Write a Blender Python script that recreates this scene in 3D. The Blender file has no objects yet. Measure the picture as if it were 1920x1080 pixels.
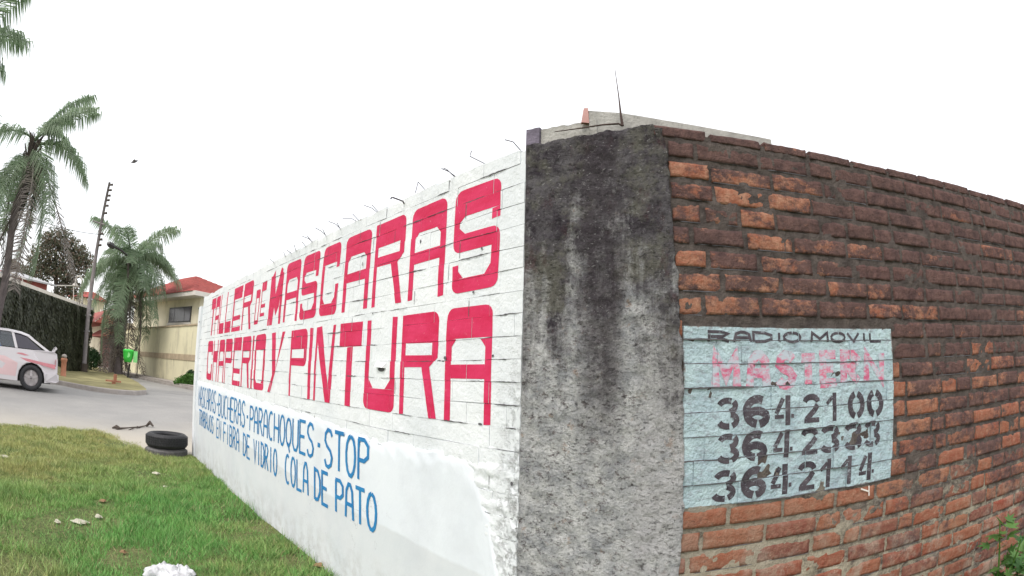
import bpy, bmesh, math, random
import numpy as np
from mathutils import Vector, Matrix, noise as mnoise

sc = bpy.context.scene
COL = sc.collection
R = math.radians
# ------------------------------------------------------------------ camera
# a 109 degree action camera lens (equidistant), eye 1.28 m up, pitched up 10 degrees
FOC = 1007.3; PITCH = R(10.24); ROLL = R(-1.4); EYE = 1.28
cp, sp_, cr, sr = math.cos(PITCH), math.sin(PITCH), math.cos(ROLL), math.sin(ROLL)
CM = np.array([[cr, -sr, 0], [sr, cr, 0], [0, 0, 1]]) @ np.array([[1, 0, 0], [0, cp, -sp_], [0, sp_, cp]])
cam = bpy.data.cameras.new('camera'); cam_o = bpy.data.objects.new('camera', cam); COL.objects.link(cam_o)
sc.camera = cam_o
cam.type = 'PANO'; cam.panorama_type = 'FISHEYE_LENS_POLYNOMIAL'
cam.sensor_fit = 'HORIZONTAL'; cam.sensor_width = 36.0; cam.sensor_height = 20.25
cam.fisheye_polynomial_k0 = 0; cam.fisheye_polynomial_k1 = -(1920 / 36.0) / FOC
cam.fisheye_polynomial_k2 = 0; cam.fisheye_polynomial_k3 = 0; cam.fisheye_polynomial_k4 = 0
cam.fisheye_fov = R(175); cam.clip_start = 0.02; cam.clip_end = 2000
_m = CM
cam_o.matrix_world = Matrix.Translation((0, 0, EYE)) @ Matrix(
    [[_m[0][0], _m[0][2], _m[0][1]], [_m[1][0], _m[1][2], _m[1][1]], [-_m[2][0], -_m[2][2], -_m[2][1]]]).transposed().to_4x4()

# ------------------------------------------------------------------ sky, sun, exposure
SUN_EL, SUN_AZ = R(52), R(205)
w = bpy.data.worlds.new('World'); sc.world = w; w.use_nodes = True
wn = w.node_tree; wn.nodes.clear()
wout = wn.nodes.new('ShaderNodeOutputWorld'); wadd = wn.nodes.new('ShaderNodeAddShader')
sky = wn.nodes.new('ShaderNodeTexSky'); sky.sky_type = 'NISHITA'; sky.sun_disc = False
sky.sun_elevation = SUN_EL; sky.sun_rotation = SUN_AZ; sky.dust_density = 4.0; sky.air_density = 1.0
b1 = wn.nodes.new('ShaderNodeBackground'); b1.inputs['Strength'].default_value = 0.05
wn.links.new(sky.outputs[0], b1.inputs[0])
b2 = wn.nodes.new('ShaderNodeBackground'); b2.inputs[0].default_value = (1.0, 0.985, 0.965, 1); b2.inputs[1].default_value = 0.85
wn.links.new(b1.outputs[0], wadd.inputs[0]); wn.links.new(b2.outputs[0], wadd.inputs[1]); wn.links.new(wadd.outputs[0], wout.inputs[0])
sun = bpy.data.lights.new('sun', 'SUN'); sun.energy = 1.0; sun.angle = R(14); sun.color = (1, 0.97, 0.92)
sun_o = bpy.data.objects.new('sun', sun); COL.objects.link(sun_o)
sun_o.rotation_euler = (R(90) - SUN_EL, 0, math.pi - SUN_AZ)
sun_o.location = (0, 0, 30)
sc.view_settings.view_transform = 'Standard'; sc.view_settings.look = 'None'
sc.view_settings.gamma = 1; sc.view_settings.exposure = 0.55; sc.view_settings.use_curve_mapping = False
sc.render.engine = 'CYCLES'; sc.cycles.max_bounces = 6

# ------------------------------------------------------------------ helpers
def ray(px, py):
    d = (px - 960.0, 540.0 - py); r = math.hypot(*d) + 1e-9; th = r / FOC
    c = np.array([d[0] / r * math.sin(th), d[1] / r * math.sin(th), math.cos(th)])
    v = CM.T @ c
    return np.array([v[0], v[2], v[1]])          # x right, y ahead, z up
def at(px, py, dist):
    v = ray(px, py); k = dist / math.hypot(v[0], v[1]); return Vector((v[0] * k, v[1] * k, EYE + v[2] * k))
YL, YR = R(-43.4), R(84.3)
UL = Vector((math.sin(YL), math.cos(YL))); UR = Vector((math.sin(YR), math.cos(YR)))
NL = Vector((-UL.y, UL.x)); NL = NL if NL.y < 0 else -NL
NR = Vector((-UR.y, UR.x)); NR = NR if NR.y < 0 else -NR
PL = Vector((0.0419, 1.9996)); PR = Vector((0.5478, 1.7482))
def wl(s, z, d=0.0): return (PL.x + UL.x * s + NL.x * d, PL.y + UL.y * s + NL.y * d, z)
def wr(s, z, d=0.0): return (PR.x + UR.x * s + NR.x * d, PR.y + UR.y * s + NR.y * d, z)
def wallhit(px, py, P, U):
    v = ray(px, py); n = (U.y, -U.x); t = (P.x * n[0] + P.y * n[1]) / (v[0] * n[0] + v[1] * n[1])
    return (v[0] * t - P.x) * U.x + (v[1] * t - P.y) * U.y, EYE + v[2] * t
def lift(x, y):
    t = x * UL.x + y * UL.y; s = min(max((t - 8) / 6, 0), 1); return .25 * s * s * (3 - 2 * s)
def ground_at(px, py):
    v = ray(px, py)
    for k in np.arange(.5, 90, .03):
        if v[2] * k + EYE <= lift(v[0] * k, v[1] * k): return Vector((v[0] * k, v[1] * k, lift(v[0] * k, v[1] * k)))
    return at(px, py, 60)
def nz(x, y=0.0, z=0.0): return mnoise.noise(Vector((x, y, z)))

def tag(o, label=None, cat=None, group=None, kind=None):
    for k, v in (('label', label), ('category', cat), ('group', group), ('kind', kind)):
        if v: o[k] = v
    return o
def thing(name, label, cat, loc=(0, 0, 0), rz=0, group=None):
    o = bpy.data.objects.new(name, None); COL.objects.link(o); o.location = loc; o.rotation_euler = (0, 0, rz)
    o.empty_display_size = .2
    return tag(o, label, cat, group)
def mesh(name, V, F, mat, parent=None, smooth=False, world=True, mids=None, loc=None):
    """one mesh object; world=True: vertices are world points and the parent is an unrotated empty"""
    me = bpy.data.meshes.new(name)
    off = Vector((0, 0, 0))
    if parent is not None and world:
        q = parent
        while q is not None: off = off + q.location; q = q.parent
    if loc is not None: base = off + Vector(loc)
    if len(V) and any(abs(c) > 1e-9 for c in off): V = [(v[0] - off.x, v[1] - off.y, v[2] - off.z) for v in V]
    me.from_pydata([tuple(v) for v in V], [], F)
    for m in (mat if isinstance(mat, (list, tuple)) else [mat]): me.materials.append(m)
    if mids is not None: me.polygons.foreach_set('material_index', mids)
    if smooth: me.polygons.foreach_set('use_smooth', [True] * len(me.polygons))
    me.update()
    o = bpy.data.objects.new(name, me); COL.objects.link(o)
    if parent is not None: o.parent = parent
    return o
class MB:
    def __init__(s): s.V = []; s.F = []; s.M = []
    def add(s, V, F, m=0):
        k = len(s.V); s.V += [tuple(v) for v in V]; s.F += [tuple(i + k for i in f) for f in F]; s.M += [m] * len(F)
    def box(s, x0, x1, y0, y1, z0, z1, m=0, T=None):
        V = [(x, y, z) for z in (z0, z1) for y in (y0, y1) for x in (x0, x1)]
        if T: V = [T(v) for v in V]
        s.add(V, [(0, 2, 3, 1), (4, 5, 7, 6), (0, 1, 5, 4), (2, 6, 7, 3), (0, 4, 6, 2), (1, 3, 7, 5)], m)
    def tube(s, pts, rad, n=6, m=0, cap=True):
        pts = [Vector(p) for p in pts]; rr = rad if isinstance(rad, (list, tuple)) else [rad] * len(pts)
        V = []; F = []
        for i, p in enumerate(pts):
            t = (pts[min(i + 1, len(pts) - 1)] - pts[max(i - 1, 0)]).normalized()
            a = t.cross(Vector((0, 0, 1)) if abs(t.z) < .9 else Vector((1, 0, 0))).normalized(); b = t.cross(a)
            for k in range(n):
                an = 2 * math.pi * k / n; V.append(p + (a * math.cos(an) + b * math.sin(an)) * rr[i])
        for i in range(len(pts) - 1):
            for k in range(n):
                F.append((i * n + k, i * n + (k + 1) % n, (i + 1) * n + (k + 1) % n, (i + 1) * n + k))
        if cap: F.append(tuple(range(n))); F.append(tuple(range((len(pts) - 1) * n, len(pts) * n))[::-1])
        s.add(V, F, m)
    def lathe(s, prof, c=(0, 0, 0), n=20, axis='z', m=0, squash=1.0):
        V = []; F = []
        for r, h in prof:
            for k in range(n):
                a = 2 * math.pi * k / n
                p = (r * math.cos(a), r * math.sin(a) * squash, h)
                if axis == 'y': p = (p[0], p[2], p[1])
                V.append((c[0] + p[0], c[1] + p[1], c[2] + p[2]))
        for i in range(len(prof) - 1):
            for k in range(n): F.append((i * n + k, i * n + (k + 1) % n, (i + 1) * n + (k + 1) % n, (i + 1) * n + k))
        s.add(V, F, m)
    def build(s, name, mat, parent=None, smooth=False, world=True):
        return mesh(name, s.V, s.F, mat, parent, smooth, world, s.M if isinstance(mat, (list, tuple)) else None)

# ------------------------------------------------------------------ materials
class NT:
    """small node-tree builder"""
    def __init__(s, name):
        s.m = bpy.data.materials.new(name); s.m.use_nodes = True; s.t = s.m.node_tree; s.t.nodes.clear()
        s.o = s.t.nodes.new('ShaderNodeOutputMaterial'); s.b = s.t.nodes.new('ShaderNodeBsdfPrincipled')
        s.t.links.new(s.b.outputs[0], s.o.inputs[0]); s.pos = s.t.nodes.new('ShaderNodeNewGeometry').outputs['Position']
        s.b.inputs['Roughness'].default_value = .85; s.b.inputs['Specular IOR Level'].default_value = .25
    def L(s, a, b): s.t.links.new(a, b)
    def noise(s, scale, detail=4, rough=.55, vec=None, dist=0.0, mapscale=None):
        n = s.t.nodes.new('ShaderNodeTexNoise'); n.inputs['Scale'].default_value = scale; n.inputs['Detail'].default_value = detail
        n.inputs['Roughness'].default_value = rough; n.inputs['Distortion'].default_value = dist
        v = vec or s.pos
        if mapscale:
            mp = s.t.nodes.new('ShaderNodeMapping'); mp.inputs['Scale'].default_value = mapscale; s.L(v, mp.inputs[0]); v = mp.outputs[0]
        s.L(v, n.inputs['Vector']); return n.outputs['Fac']
    def vor(s, scale, feat='F1', vec=None):
        n = s.t.nodes.new('ShaderNodeTexVoronoi'); n.inputs['Scale'].default_value = scale; n.feature = feat
        s.L(vec or s.pos, n.inputs['Vector']); return n.outputs['Distance']
    def ramp(s, f, stops):
        n = s.t.nodes.new('ShaderNodeValToRGB'); e = n.color_ramp.elements
        while len(e) < len(stops): e.new(.5)
        for i, (p, c) in enumerate(stops):
            e[i].position = p; e[i].color = (*c, 1) if isinstance(c, (tuple, list)) else (c, c, c, 1)
        s.L(f, n.inputs[0]); return n.outputs[0]
    def mix(s, f, a, b, mode='MIX'):
        n = s.t.nodes.new('ShaderNodeMix'); n.data_type = 'RGBA'; n.blend_type = mode
        for x, k in ((f, 0), (a, 6), (b, 7)):
            if isinstance(x, (int, float)): n.inputs[k].default_value = x if k == 0 else (x, x, x, 1)
            elif isinstance(x, tuple): n.inputs[k].default_value = (*x, 1)
            else: s.L(x, n.inputs[k])
        return n.outputs[2]
    def math(s, op, a, b=0.0, clamp=False):
        n = s.t.nodes.new('ShaderNodeMath'); n.operation = op; n.use_clamp = clamp
        for x, k in ((a, 0), (b, 1)):
            if isinstance(x, (int, float)): n.inputs[k].default_value = x
            else: s.L(x, n.inputs[k])
        return n.outputs[0]
    def dot(s, v, c=0.0):
        n = s.t.nodes.new('ShaderNodeVectorMath'); n.operation = 'DOT_PRODUCT'; s.L(s.pos, n.inputs[0]); n.inputs[1].default_value = v
        return s.math('ADD', n.outputs['Value'], c)
    def lin(s, f, a, b):     # 0 at a, 1 at b, clamped
        n = s.t.nodes.new('ShaderNodeMapRange'); s.L(f, n.inputs[0]); n.inputs[1].default_value = a; n.inputs[2].default_value = b
        return n.outputs[0]
    def rnd(s): return s.t.nodes.new('ShaderNodeObjectInfo').outputs['Random']
    def isl(s): return s.t.nodes.new('ShaderNodeNewGeometry').outputs['Random Per Island']
    def col(s, c):
        if isinstance(c, tuple): s.b.inputs['Base Color'].default_value = (*c, 1)
        else: s.L(c, s.b.inputs['Base Color'])
        return s
    def bump(s, f, st=.3, dist=.01):
        n = s.t.nodes.new('ShaderNodeBump'); n.inputs['Strength'].default_value = st; n.inputs['Distance'].default_value = dist
        s.L(f, n.inputs['Height']); s.L(n.outputs[0], s.b.inputs['Normal']); return s
    def rough(s, r, spec=None):
        s.b.inputs['Roughness'].default_value = r
        if spec is not None: s.b.inputs['Specular IOR Level'].default_value = spec
        return s
def plain(name, c, rough=.7, var=.12, scale=6, spec=.3, metal=0.0, bump=0.0):
    n = NT(name); f = n.noise(scale, 5, .6)
    n.col(n.mix(n.lin(f, .25, .75), tuple(x * (1 - var) for x in c), tuple(min(1, x * (1 + var)) for x in c))).rough(rough, spec)
    n.b.inputs['Metallic'].default_value = metal
    if bump: n.bump(n.noise(scale * 6, 4), bump, .01)
    return n.m

def m_white(lower=False):
    n = NT('whitewashed_plaster' if lower else 'whitewashed_brick')
    base = n.mix(n.lin(n.noise(2.2, 5, .6), .35, .7), (.79, .81, .83), (.69, .72, .75))
    fine = n.lin(n.noise(38, 6, .7), .62, .78)
    base = n.mix(n.math('MULTIPLY', fine, .35), base, (.5, .5, .49))
    streak = n.lin(n.noise(5, 5, .6, mapscale=(1.2, 1.2, .25)), .6, .82)
    base = n.mix(n.math('MULTIPLY', streak, .3), base, (.58, .59, .6))
    s_ = n.dot((UL.x, UL.y, 0), -(PL.x * UL.x + PL.y * UL.y)); z_ = n.dot((0, 0, 1))
    if lower:
        base = n.mix(.5, base, (.66, .73, .82), 'MULTIPLY') if False else n.mix(.35, base, (.66, .72, .80))
        edge = n.math('ADD', n.math('MULTIPLY', s_, .03), n.math('MULTIPLY', n.noise(3, 3), .06))
        band = n.lin(n.math('SUBTRACT', n.math('ADD', .455, edge), z_), -.004, .012)
        base = n.mix(band, base, n.mix(n.lin(n.noise(4, 4), .3, .7), (.66, .68, .70), (.60, .635, .66)))
        splash = n.math('MULTIPLY', n.lin(z_, .34, .05), n.lin(n.noise(9, 6, .7), .42, .62))
        base = n.mix(n.math('MULTIPLY', splash, .38), base, (.22, .2, .15))
        blot = n.lin(n.noise(1.6, 6, .65), .5, .68)
        base = n.mix(n.math('MULTIPLY', blot, .4), base, (.52, .54, .58))
        hair = n.lin(n.math('ABSOLUTE', n.math('SUBTRACT', n.noise(2.3, 6, .6), .5)), .0035, .0)
        base = n.mix(n.math('MULTIPLY', hair, n.math('MULTIPLY', n.lin(n.noise(1.1, 3), .55, .6), .55)), base, (.25, .25, .26))
    # bare rough strip beside the pillar
    bare = n.math('MULTIPLY', n.lin(s_, .16, .0), n.lin(n.noise(26, 6, .75), .5, .66))
    bare = n.math('MULTIPLY', bare, n.lin(z_, 1.6, .7))
    base = n.mix(n.math('MULTIPLY', bare, .75), base, (.33, .31, .29))
    chips = n.lin(n.noise(17, 3, .6), .71, .74)
    base = n.mix(n.math('MULTIPLY', chips, .0 if lower else .6), base, (.3, .27, .25))
    n.col(base).rough(.8, .2)
    h = n.math('ADD', n.math('MULTIPLY', n.noise(9, 4), .6), n.math('ADD', n.math('MULTIPLY', n.noise(60, 5, .7), .25), n.math('MULTIPLY', bare, -.8)))
    n.bump(h, .75 if not lower else .35, .022 if not lower else .007)
    return n.m
M = {}
M['wbrick'] = m_white(); M['wplaster'] = m_white(True)
M['crack'] = plain('grimy_joint', (.11, .105, .115), .95, .4, 30)
def m_paint(name, c, c2, wear):
    n = NT(name)
    f = n.mix(n.lin(n.noise(5, 6, .65, mapscale=(1, 1, 3.0)), .35, .68), c, c2)
    f = n.mix(n.math('MULTIPLY', n.lin(n.noise(55, 4, .7), .64, .74), wear), f, (.7, .68, .69))
    f = n.mix(n.math('MULTIPLY', n.lin(n.noise(21, 5, .7), .66, .74), .45), f, tuple(x * .45 for x in c))
    n.col(f).rough(.6, .3).bump(n.noise(45, 5, .7), .3, .006); return n.m
M['red'] = m_paint('crimson_paint', (.56, .012, .070), (.66, .035, .125), .3)
M['blue'] = m_paint('blue_paint', (.02, .17, .42), (.03, .24, .5), .15)

def bricks_material(name, mortar=False, sign=False):
    n = NT(name); z_ = n.dot((0, 0, 1)); s_ = n.dot((UR.x, UR.y, 0), -(PR.x * UR.x + PR.y * UR.y)); rnd = n.rnd()
    if mortar:
        base = n.mix(n.lin(n.noise(9, 5, .65), .35, .7), (.12, .112, .105), (.21, .20, .185))
        low = n.mix(n.lin(n.noise(14, 5, .7), .35, .7), (.33, .29, .22), (.48, .43, .34))
        base = n.mix(n.lin(n.math('ADD', z_, n.math('MULTIPLY', n.noise(3, 3), .5)), 1.3, .85), base, low)
    else:
        a = n.ramp(rnd, [(0, (.27, .075, .05)), (.25, (.31, .12, .07)), (.45, (.20, .075, .06)), (.62, (.34, .15, .09)), (.8, (.26, .07, .045)), (1, (.21, .10, .08))])
        b = n.mix(n.lin(n.noise(30, 5, .7), .4, .7), a, n.mix(.5, a, (.42, .27, .19)))
        base = n.mix(n.math('MULTIPLY', n.lin(n.noise(60, 4, .7), .6, .75), .6), b, (.45, .36, .29))
    if sign:
        pb = n.mix(n.lin(n.noise(8, 5, .65), .35, .68), (.58, .74, .78), (.42, .55, .62))
        pb = n.mix(n.math('MULTIPLY', n.lin(n.noise(24, 6, .75, mapscale=(1, 1, 2.2)), .50, .62), .62), pb, (.27, .29, .34))
        ed = n.math('MINIMUM', n.math('MINIMUM', n.math('SUBTRACT', s_, .036), n.math('SUBTRACT', 1.046, s_)), n.math('MINIMUM', n.math('SUBTRACT', z_, .8505), n.math('SUBTRACT', 1.48, z_)))
        ed = n.math('ADD', ed, n.math('MULTIPLY', n.math('SUBTRACT', n.noise(16, 6, .75), .50), .05))
        worn = n.math('MAXIMUM', n.lin(n.noise(13, 6, .8), .70, .74), n.lin(ed, .004, -.004))
        base = n.mix(n.math('MULTIPLY', worn, .85), pb, n.mix(n.noise(20, 4), (.12, .085, .075), (.24, .13, .10)))
        n.col(base).rough(.75, .25)
    else:
        # soot and lichen gathered on the upper courses, broken by patches where the face has flaked
        patch = n.noise(13, 7, .78, mapscale=(1, 1, 1.4))
        zz = n.lin(n.math('ADD', z_, n.math('MULTIPLY', n.noise(1.7, 3), .6)), .95, 1.9)
        big = n.noise(2.6, 4, .6)
        th = n.math('MULTIPLY', zz, .26)
        if not mortar: th = n.math('ADD', th, n.math('SUBTRACT', n.math('MULTIPLY', n.math('SUBTRACT', rnd, .5), .10), n.math('MULTIPLY', n.lin(rnd, .42, .18), .085)))
        th = n.math('ADD', th, n.math('MULTIPLY', n.lin(s_, .4, 2.2), .10))
        th = n.math('ADD', th, n.math('MULTIPLY', n.math('SUBTRACT', big, .5), .45))
        th = n.math('ADD', th, n.math('MULTIPLY', n.lin(z_, 1.98, 2.14), .10))
        th = n.math('SUBTRACT', th, n.math('MULTIPLY', n.math('MULTIPLY', n.lin(s_, .9, .2), n.lin(z_, 2.15, 2.0)), .05))
        soot = n.lin(n.math('SUBTRACT', n.math('ADD', th, .37 if mortar else .278), n.math('MULTIPLY', patch, .86)), -.075, .06)
        sc_ = n.mix(n.lin(n.noise(20, 6, .7), .35, .65), (.066, .045, .047), (.165, .10, .092))
        if mortar: sc_ = n.mix(n.lin(n.noise(20, 5), .35, .7), (.062, .050, .047), (.14, .115, .105))
        base = n.mix(n.math('MULTIPLY', soot, .92), base, sc_)
        if not mortar:
            rare = n.math('MULTIPLY', n.math('SUBTRACT', 1.0, soot), zz)
            base = n.mix(n.math('MULTIPLY', rare, .75), base, n.mix(n.lin(n.noise(26, 6, .75), .4, .62), (.36, .13, .075), (.50, .28, .19)))
        eff = n.lin(n.noise(33, 5, .8), .69, .74)
        base = n.mix(n.math('MULTIPLY', eff, .55), base, (.42, .4, .39))
        low = n.math('MULTIPLY', n.lin(z_, .9, .5), n.lin(n.noise(6, 6, .7), .5, .62))
        base = n.mix(n.math('MULTIPLY', low, .5), base, (.45, .40, .33))
        n.col(base).rough(.92, .15)
    h = n.math('ADD', n.noise(40, 6, .75), n.math('MULTIPLY', n.noise(110, 4, .7), .4))
    n.bump(n.math('ADD', h, n.math('MULTIPLY', n.noise(15, 3), 1.5)) if sign else h, 1.0, .018 if not sign else .02); return n.m
M['brick'] = bricks_material('fired_clay_brick'); M['mortar'] = bricks_material('grey_mortar', True)
M['signbrick'] = bricks_material('brick_under_pale_blue_paint', False, True)
def m_pink():
    n = NT('faded_pink_paint')
    f = n.mix(n.lin(n.noise(14, 5, .7), .35, .65), (.62, .17, .26), (.42, .08, .17))
    f = n.mix(n.lin(n.noise(17, 6, .75, mapscale=(1, 1, 1.8)), .42, .56), f, (.42, .47, .53))
    f = n.mix(n.lin(n.noise(9, 4, .7), .6, .7), f, (.14, .05, .07))
    n.col(f).rough(.8).bump(n.noise(70, 5, .7), .4, .008); return n.m
M['pink'] = m_pink()
def m_black():
    n = NT('stencilled_black_paint')
    f = n.mix(n.lin(n.noise(16, 5, .7), .35, .7), (.032, .026, .034), (.10, .085, .10))
    f = n.mix(n.math('MULTIPLY', n.lin(n.noise(40, 5, .8, mapscale=(1, 1, 2)), .56, .66), .6), f, (.42, .48, .53))
    n.col(f).rough(.8).bump(n.noise(70, 5, .7), .3, .006); return n.m
M['black'] = m_black()
def m_pillar():
    n = NT('weathered_concrete'); z_ = n.dot((0, 0, 1))
    ax = (PR - PL).normalized(); s_ = n.dot((ax.x, ax.y, 0), -(PL.x * ax.x + PL.y * ax.y))
    sw = lambda a, b, f: n.lin(f, a, b)
    dark = n.mix(sw(.38, .62, n.noise(9, 7, .75)), (.058, .049, .060), (.18, .17, .18))
    dark = n.mix(n.math('MULTIPLY', sw(.5, .6, n.noise(5, 5, .7)), .7), dark, (.20, .195, .16))
    dark = n.mix(n.math('MULTIPLY', sw(.56, .66, n.noise(12, 6, .75, mapscale=(1, 1, .6))), .55), dark, (.10, .05, .055))
    light = n.mix(sw(.38, .6, n.noise(14, 7, .75)), (.40, .41, .43), (.74, .74, .735))
    light = n.mix(n.math('MULTIPLY', sw(.55, .62, n.noise(24, 6, .8, mapscale=(1, 1, 1.6))), .8), light, (.15, .125, .12))
    light = n.mix(n.math('MULTIPLY', sw(.60, .67, n.noise(17, 6, .75)), .6), light, (.42, .27, .18))
    streak = n.noise(3.2, 6, .65, mapscale=(3.0, 3.0, .35))
    f = n.math('ADD', n.lin(z_, 2.25, .75), n.math('MULTIPLY', n.math('SUBTRACT', streak, .5), 1.5))
    f = n.math('ADD', f, n.math('MULTIPLY', n.math('SUBTRACT', n.noise(11, 7, .8), .5), 1.1))
    f = n.math('ADD', f, n.math('MULTIPLY', n.lin(z_, 1.25, 1.0), .16))
    col = n.mix(sw(.36, .76, f), dark, light)
    st = n.math('MULTIPLY', sw(.40, .46, s_), n.lin(z_, 1.55, 1.0))
    st = n.math('MULTIPLY', st, sw(.36, .5, n.noise(11, 6, .7)))
    col = n.mix(n.math('MULTIPLY', st, .8), col, (.62, .61, .62))
    dk = n.math('MULTIPLY', n.math('MULTIPLY', sw(.2, .27, s_), sw(.42, .36, s_)), n.lin(z_, .95, 1.3))
    col = n.mix(n.math('MULTIPLY', n.math('MULTIPLY', dk, sw(.33, .47, n.noise(8, 6, .7))), .7), col, (.075, .063, .072))
    pits = sw(.56, .63, n.noise(52, 6, .8, mapscale=(1, 1, 1.8)))
    col = n.mix(n.math('MULTIPLY', pits, .6), col, (.05, .045, .048))
    gr = sw(.60, .66, n.noise(60, 5, .75, mapscale=(1, 1, 1.6), dist=.4))
    col = n.mix(n.math('MULTIPLY', gr, .55), col, (.50, .49, .49))
    n.col(col).rough(.95, .12)
    h = n.math('ADD', n.math('MULTIPLY', n.noise(24, 7, .8), 1.2), n.math('MULTIPLY', n.noise(80, 5, .75), .6))
    n.bump(n.math('SUBTRACT', h, n.math('MULTIPLY', pits, .6)), 1.0, .03); return n.m
M['pillar'] = m_pillar()
M['conc'] = plain('pale_cement', (.36, .35, .33), .95, .3, 14, .15, 0, .6)
M['conc_dark'] = plain('sooty_cement', (.16, .14, .18), .95, .4, 14, .15, 0, .6)
M['clay'] = plain('pink_clay_tile', (.52, .30, .28), .9, .2, 12)
M['rust'] = plain('rusty_iron', (.075, .05, .045), .8, .4, 30, .3, .3)
M['wire'] = plain('dark_wire', (.09, .08, .09), .6, .2, 30, .4, .4)
def m_ground():
    n = NT('dry_soil_and_thatch')
    c = n.mix(n.lin(n.noise(2.2, 6, .65), .35, .65), (.09, .14, .045), (.19, .20, .09))
    c = n.mix(n.lin(n.noise(40, 5, .7), .45, .7), c, (.045, .05, .025))
    n.col(c).rough(.95, .1).bump(n.noise(40, 6, .7), .8, .02); return n.m
M['soil'] = m_ground()
def m_grass(name, a, b, dry):
    n = NT(name); i = n.isl()
    c = n.mix(n.lin(i, 0, 1), a, b)
    f = n.math('ADD', n.noise(.9, 4, .6), n.math('MULTIPLY', i, .12))
    c = n.mix(n.lin(f, .56, .74), c, dry)
    x_ = n.dot((1, 0, 0)); y_ = n.dot((0, 1, 0))
    far = n.lin(n.math('ADD', n.math('ADD', n.math('MULTIPLY', x_, -1.0), n.math('MULTIPLY', y_, .25)), n.math('MULTIPLY', n.noise(.7, 3), 2.5)), 5.2, 7.6)
    c = n.mix(n.math('MULTIPLY', far, .75), c, (.44, .40, .16))
    cl = n.lin(n.noise(3.5, 5, .65), .45, .62)
    c = n.mix(n.math('MULTIPLY', cl, .45), c, (.07, .17, .05))
    c = n.mix(n.lin(i, .93, .95), c, (.40, .34, .18))
    n.col(c).rough(.55, .3); n.b.inputs['Subsurface Weight'].default_value = 0
    return n.m
M['grass'] = m_grass('lawn_grass', (.13, .33, .08), (.21, .45, .12), (.36, .38, .14))
M['drygrass'] = plain('dry_verge_grass', (.27, .245, .13), .9, .4, 1.2, .1, 0, .8)
def m_road():
    n = NT('worn_concrete_road'); t = n.dot((UL.x, UL.y, 0))
    c = n.mix(n.lin(n.noise(1.1, 6, .6), .3, .7), (.27, .265, .26), (.35, .34, .325))
    c = n.mix(n.lin(n.noise(60, 4, .7), .45, .7), c, (.24, .235, .225))
    dust = n.lin(n.math('ADD', t, n.math('MULTIPLY', n.noise(.6, 4), 2.0)), 12.0, 9.6)
    c = n.mix(n.math('MULTIPLY', dust, .8), c, (.45, .41, .345))
    seam = n.lin(n.noise(.45, 3, .5, dist=1.0), .495, .5)
    n.col(c).rough(.9, .2).bump(n.noise(90, 4, .7), .4, .01); return n.m
M['road'] = m_road()
M['kerb'] = plain('kerb_concrete', (.34, .31, .29), .9, .25, 3, .2, 0, .3)
M['rubber'] = plain('tyre_rubber', (.022, .022, .025), .62, .35, 22, .45, 0, .15)
M['rubber_dusty'] = plain('dusty_tyre_rubber', (.14, .135, .135), .85, .3, 22, .3, 0, .15)
M['plastic'] = plain('crumpled_white_plastic', (.55, .56, .58), .35, .3, 12, .5, 0, .3)
M['paper'] = plain('weathered_paper', (.45, .43, .35), .8, .15, 12)
M['deadleaf'] = plain('dead_leaf', (.24, .15, .08), .8, .4, 12)
M['bark'] = plain('palm_bark', (.13, .11, .11), .95, .35, 5, .1, 0, .8)
M['barkdark'] = plain('dark_bark', (.09, .075, .065), .95, .35, 5, .1, 0, .8)
def m_leaf(name, a, b, trans=.25, isl=True):
    n = NT(name); i = n.isl() if isl else n.rnd()
    c = n.mix(i, a, b); c = n.mix(n.lin(n.noise(1.3, 4), .4, .7), c, tuple((x + y) * .33 for x, y in zip(a, b)))
    n.col(c).rough(.5, .35)
    tr = n.t.nodes.new('ShaderNodeBsdfTranslucent'); n.L(c, tr.inputs[0]); mx = n.t.nodes.new('ShaderNodeMixShader'); mx.inputs[0].default_value = trans
    n.L(n.b.outputs[0], mx.inputs[1]); n.L(tr.outputs[0], mx.inputs[2]); n.L(mx.outputs[0], n.o.inputs[0]); return n.m
M['frond'] = m_leaf('palm_frond_green', (.23, .33, .20), (.36, .45, .31), .6)
M['frond_dead'] = m_leaf('palm_frond_dead', (.19, .165, .15), (.30, .26, .23), .4)
M['leafdark'] = m_leaf('dark_foliage', (.10, .125, .08), (.19, .20, .14), .35)
M['leafbrown'] = m_leaf('rusty_foliage', (.20, .15, .11), (.28, .21, .16), .35)
M['ivy'] = m_leaf('ivy_leaves', (.034, .042, .024), (.068, .074, .042), .15)
M['bush'] = m_leaf('bush_leaves', (.05, .15, .02), (.11, .25, .045), .3)
M['topiary'] = m_leaf('clipped_shrub_leaves', (.02, .06, .022), (.05, .11, .04), .15)
M['plant'] = m_leaf('broad_plant_leaf', (.03, .10, .025), (.12, .24, .06), .3, False)
def m_stucco(name, c, c2):
    n = NT(name); f = n.mix(n.lin(n.noise(.5, 5, .6), .35, .7), c, c2)
    f = n.mix(n.math('MULTIPLY', n.lin(n.noise(1.2, 6, .7, mapscale=(1, 1, .35)), .52, .7), .55), f, (.30, .27, .2))
    n.col(f).rough(.9, .15).bump(n.noise(30, 4), .2, .01); return n.m
M['cream'] = m_stucco('cream_render', (.80, .74, .58), (.70, .66, .52))
M['yellow'] = m_stucco('pale_yellow_render', (.74, .69, .49), (.64, .60, .43))
M['tan'] = plain('tan_stone_band', (.42, .34, .24), .9, .25, 3)
M['rooftile'] = plain('red_roof_tile', (.36, .095, .085), .85, .3, 3, .2, 0, .3)
M['awning'] = plain('brick_red_tile', (.33, .10, .085), .85, .25, 3)
M['trim'] = plain('white_trim', (.68, .64, .6), .7, .08, 3)
M['wood'] = plain('dark_red_wood', (.14, .04, .03), .6, .25, 4)
M['frame'] = plain('dark_window_frame', (.03, .028, .03), .4, .1, 4, .5)
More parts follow.
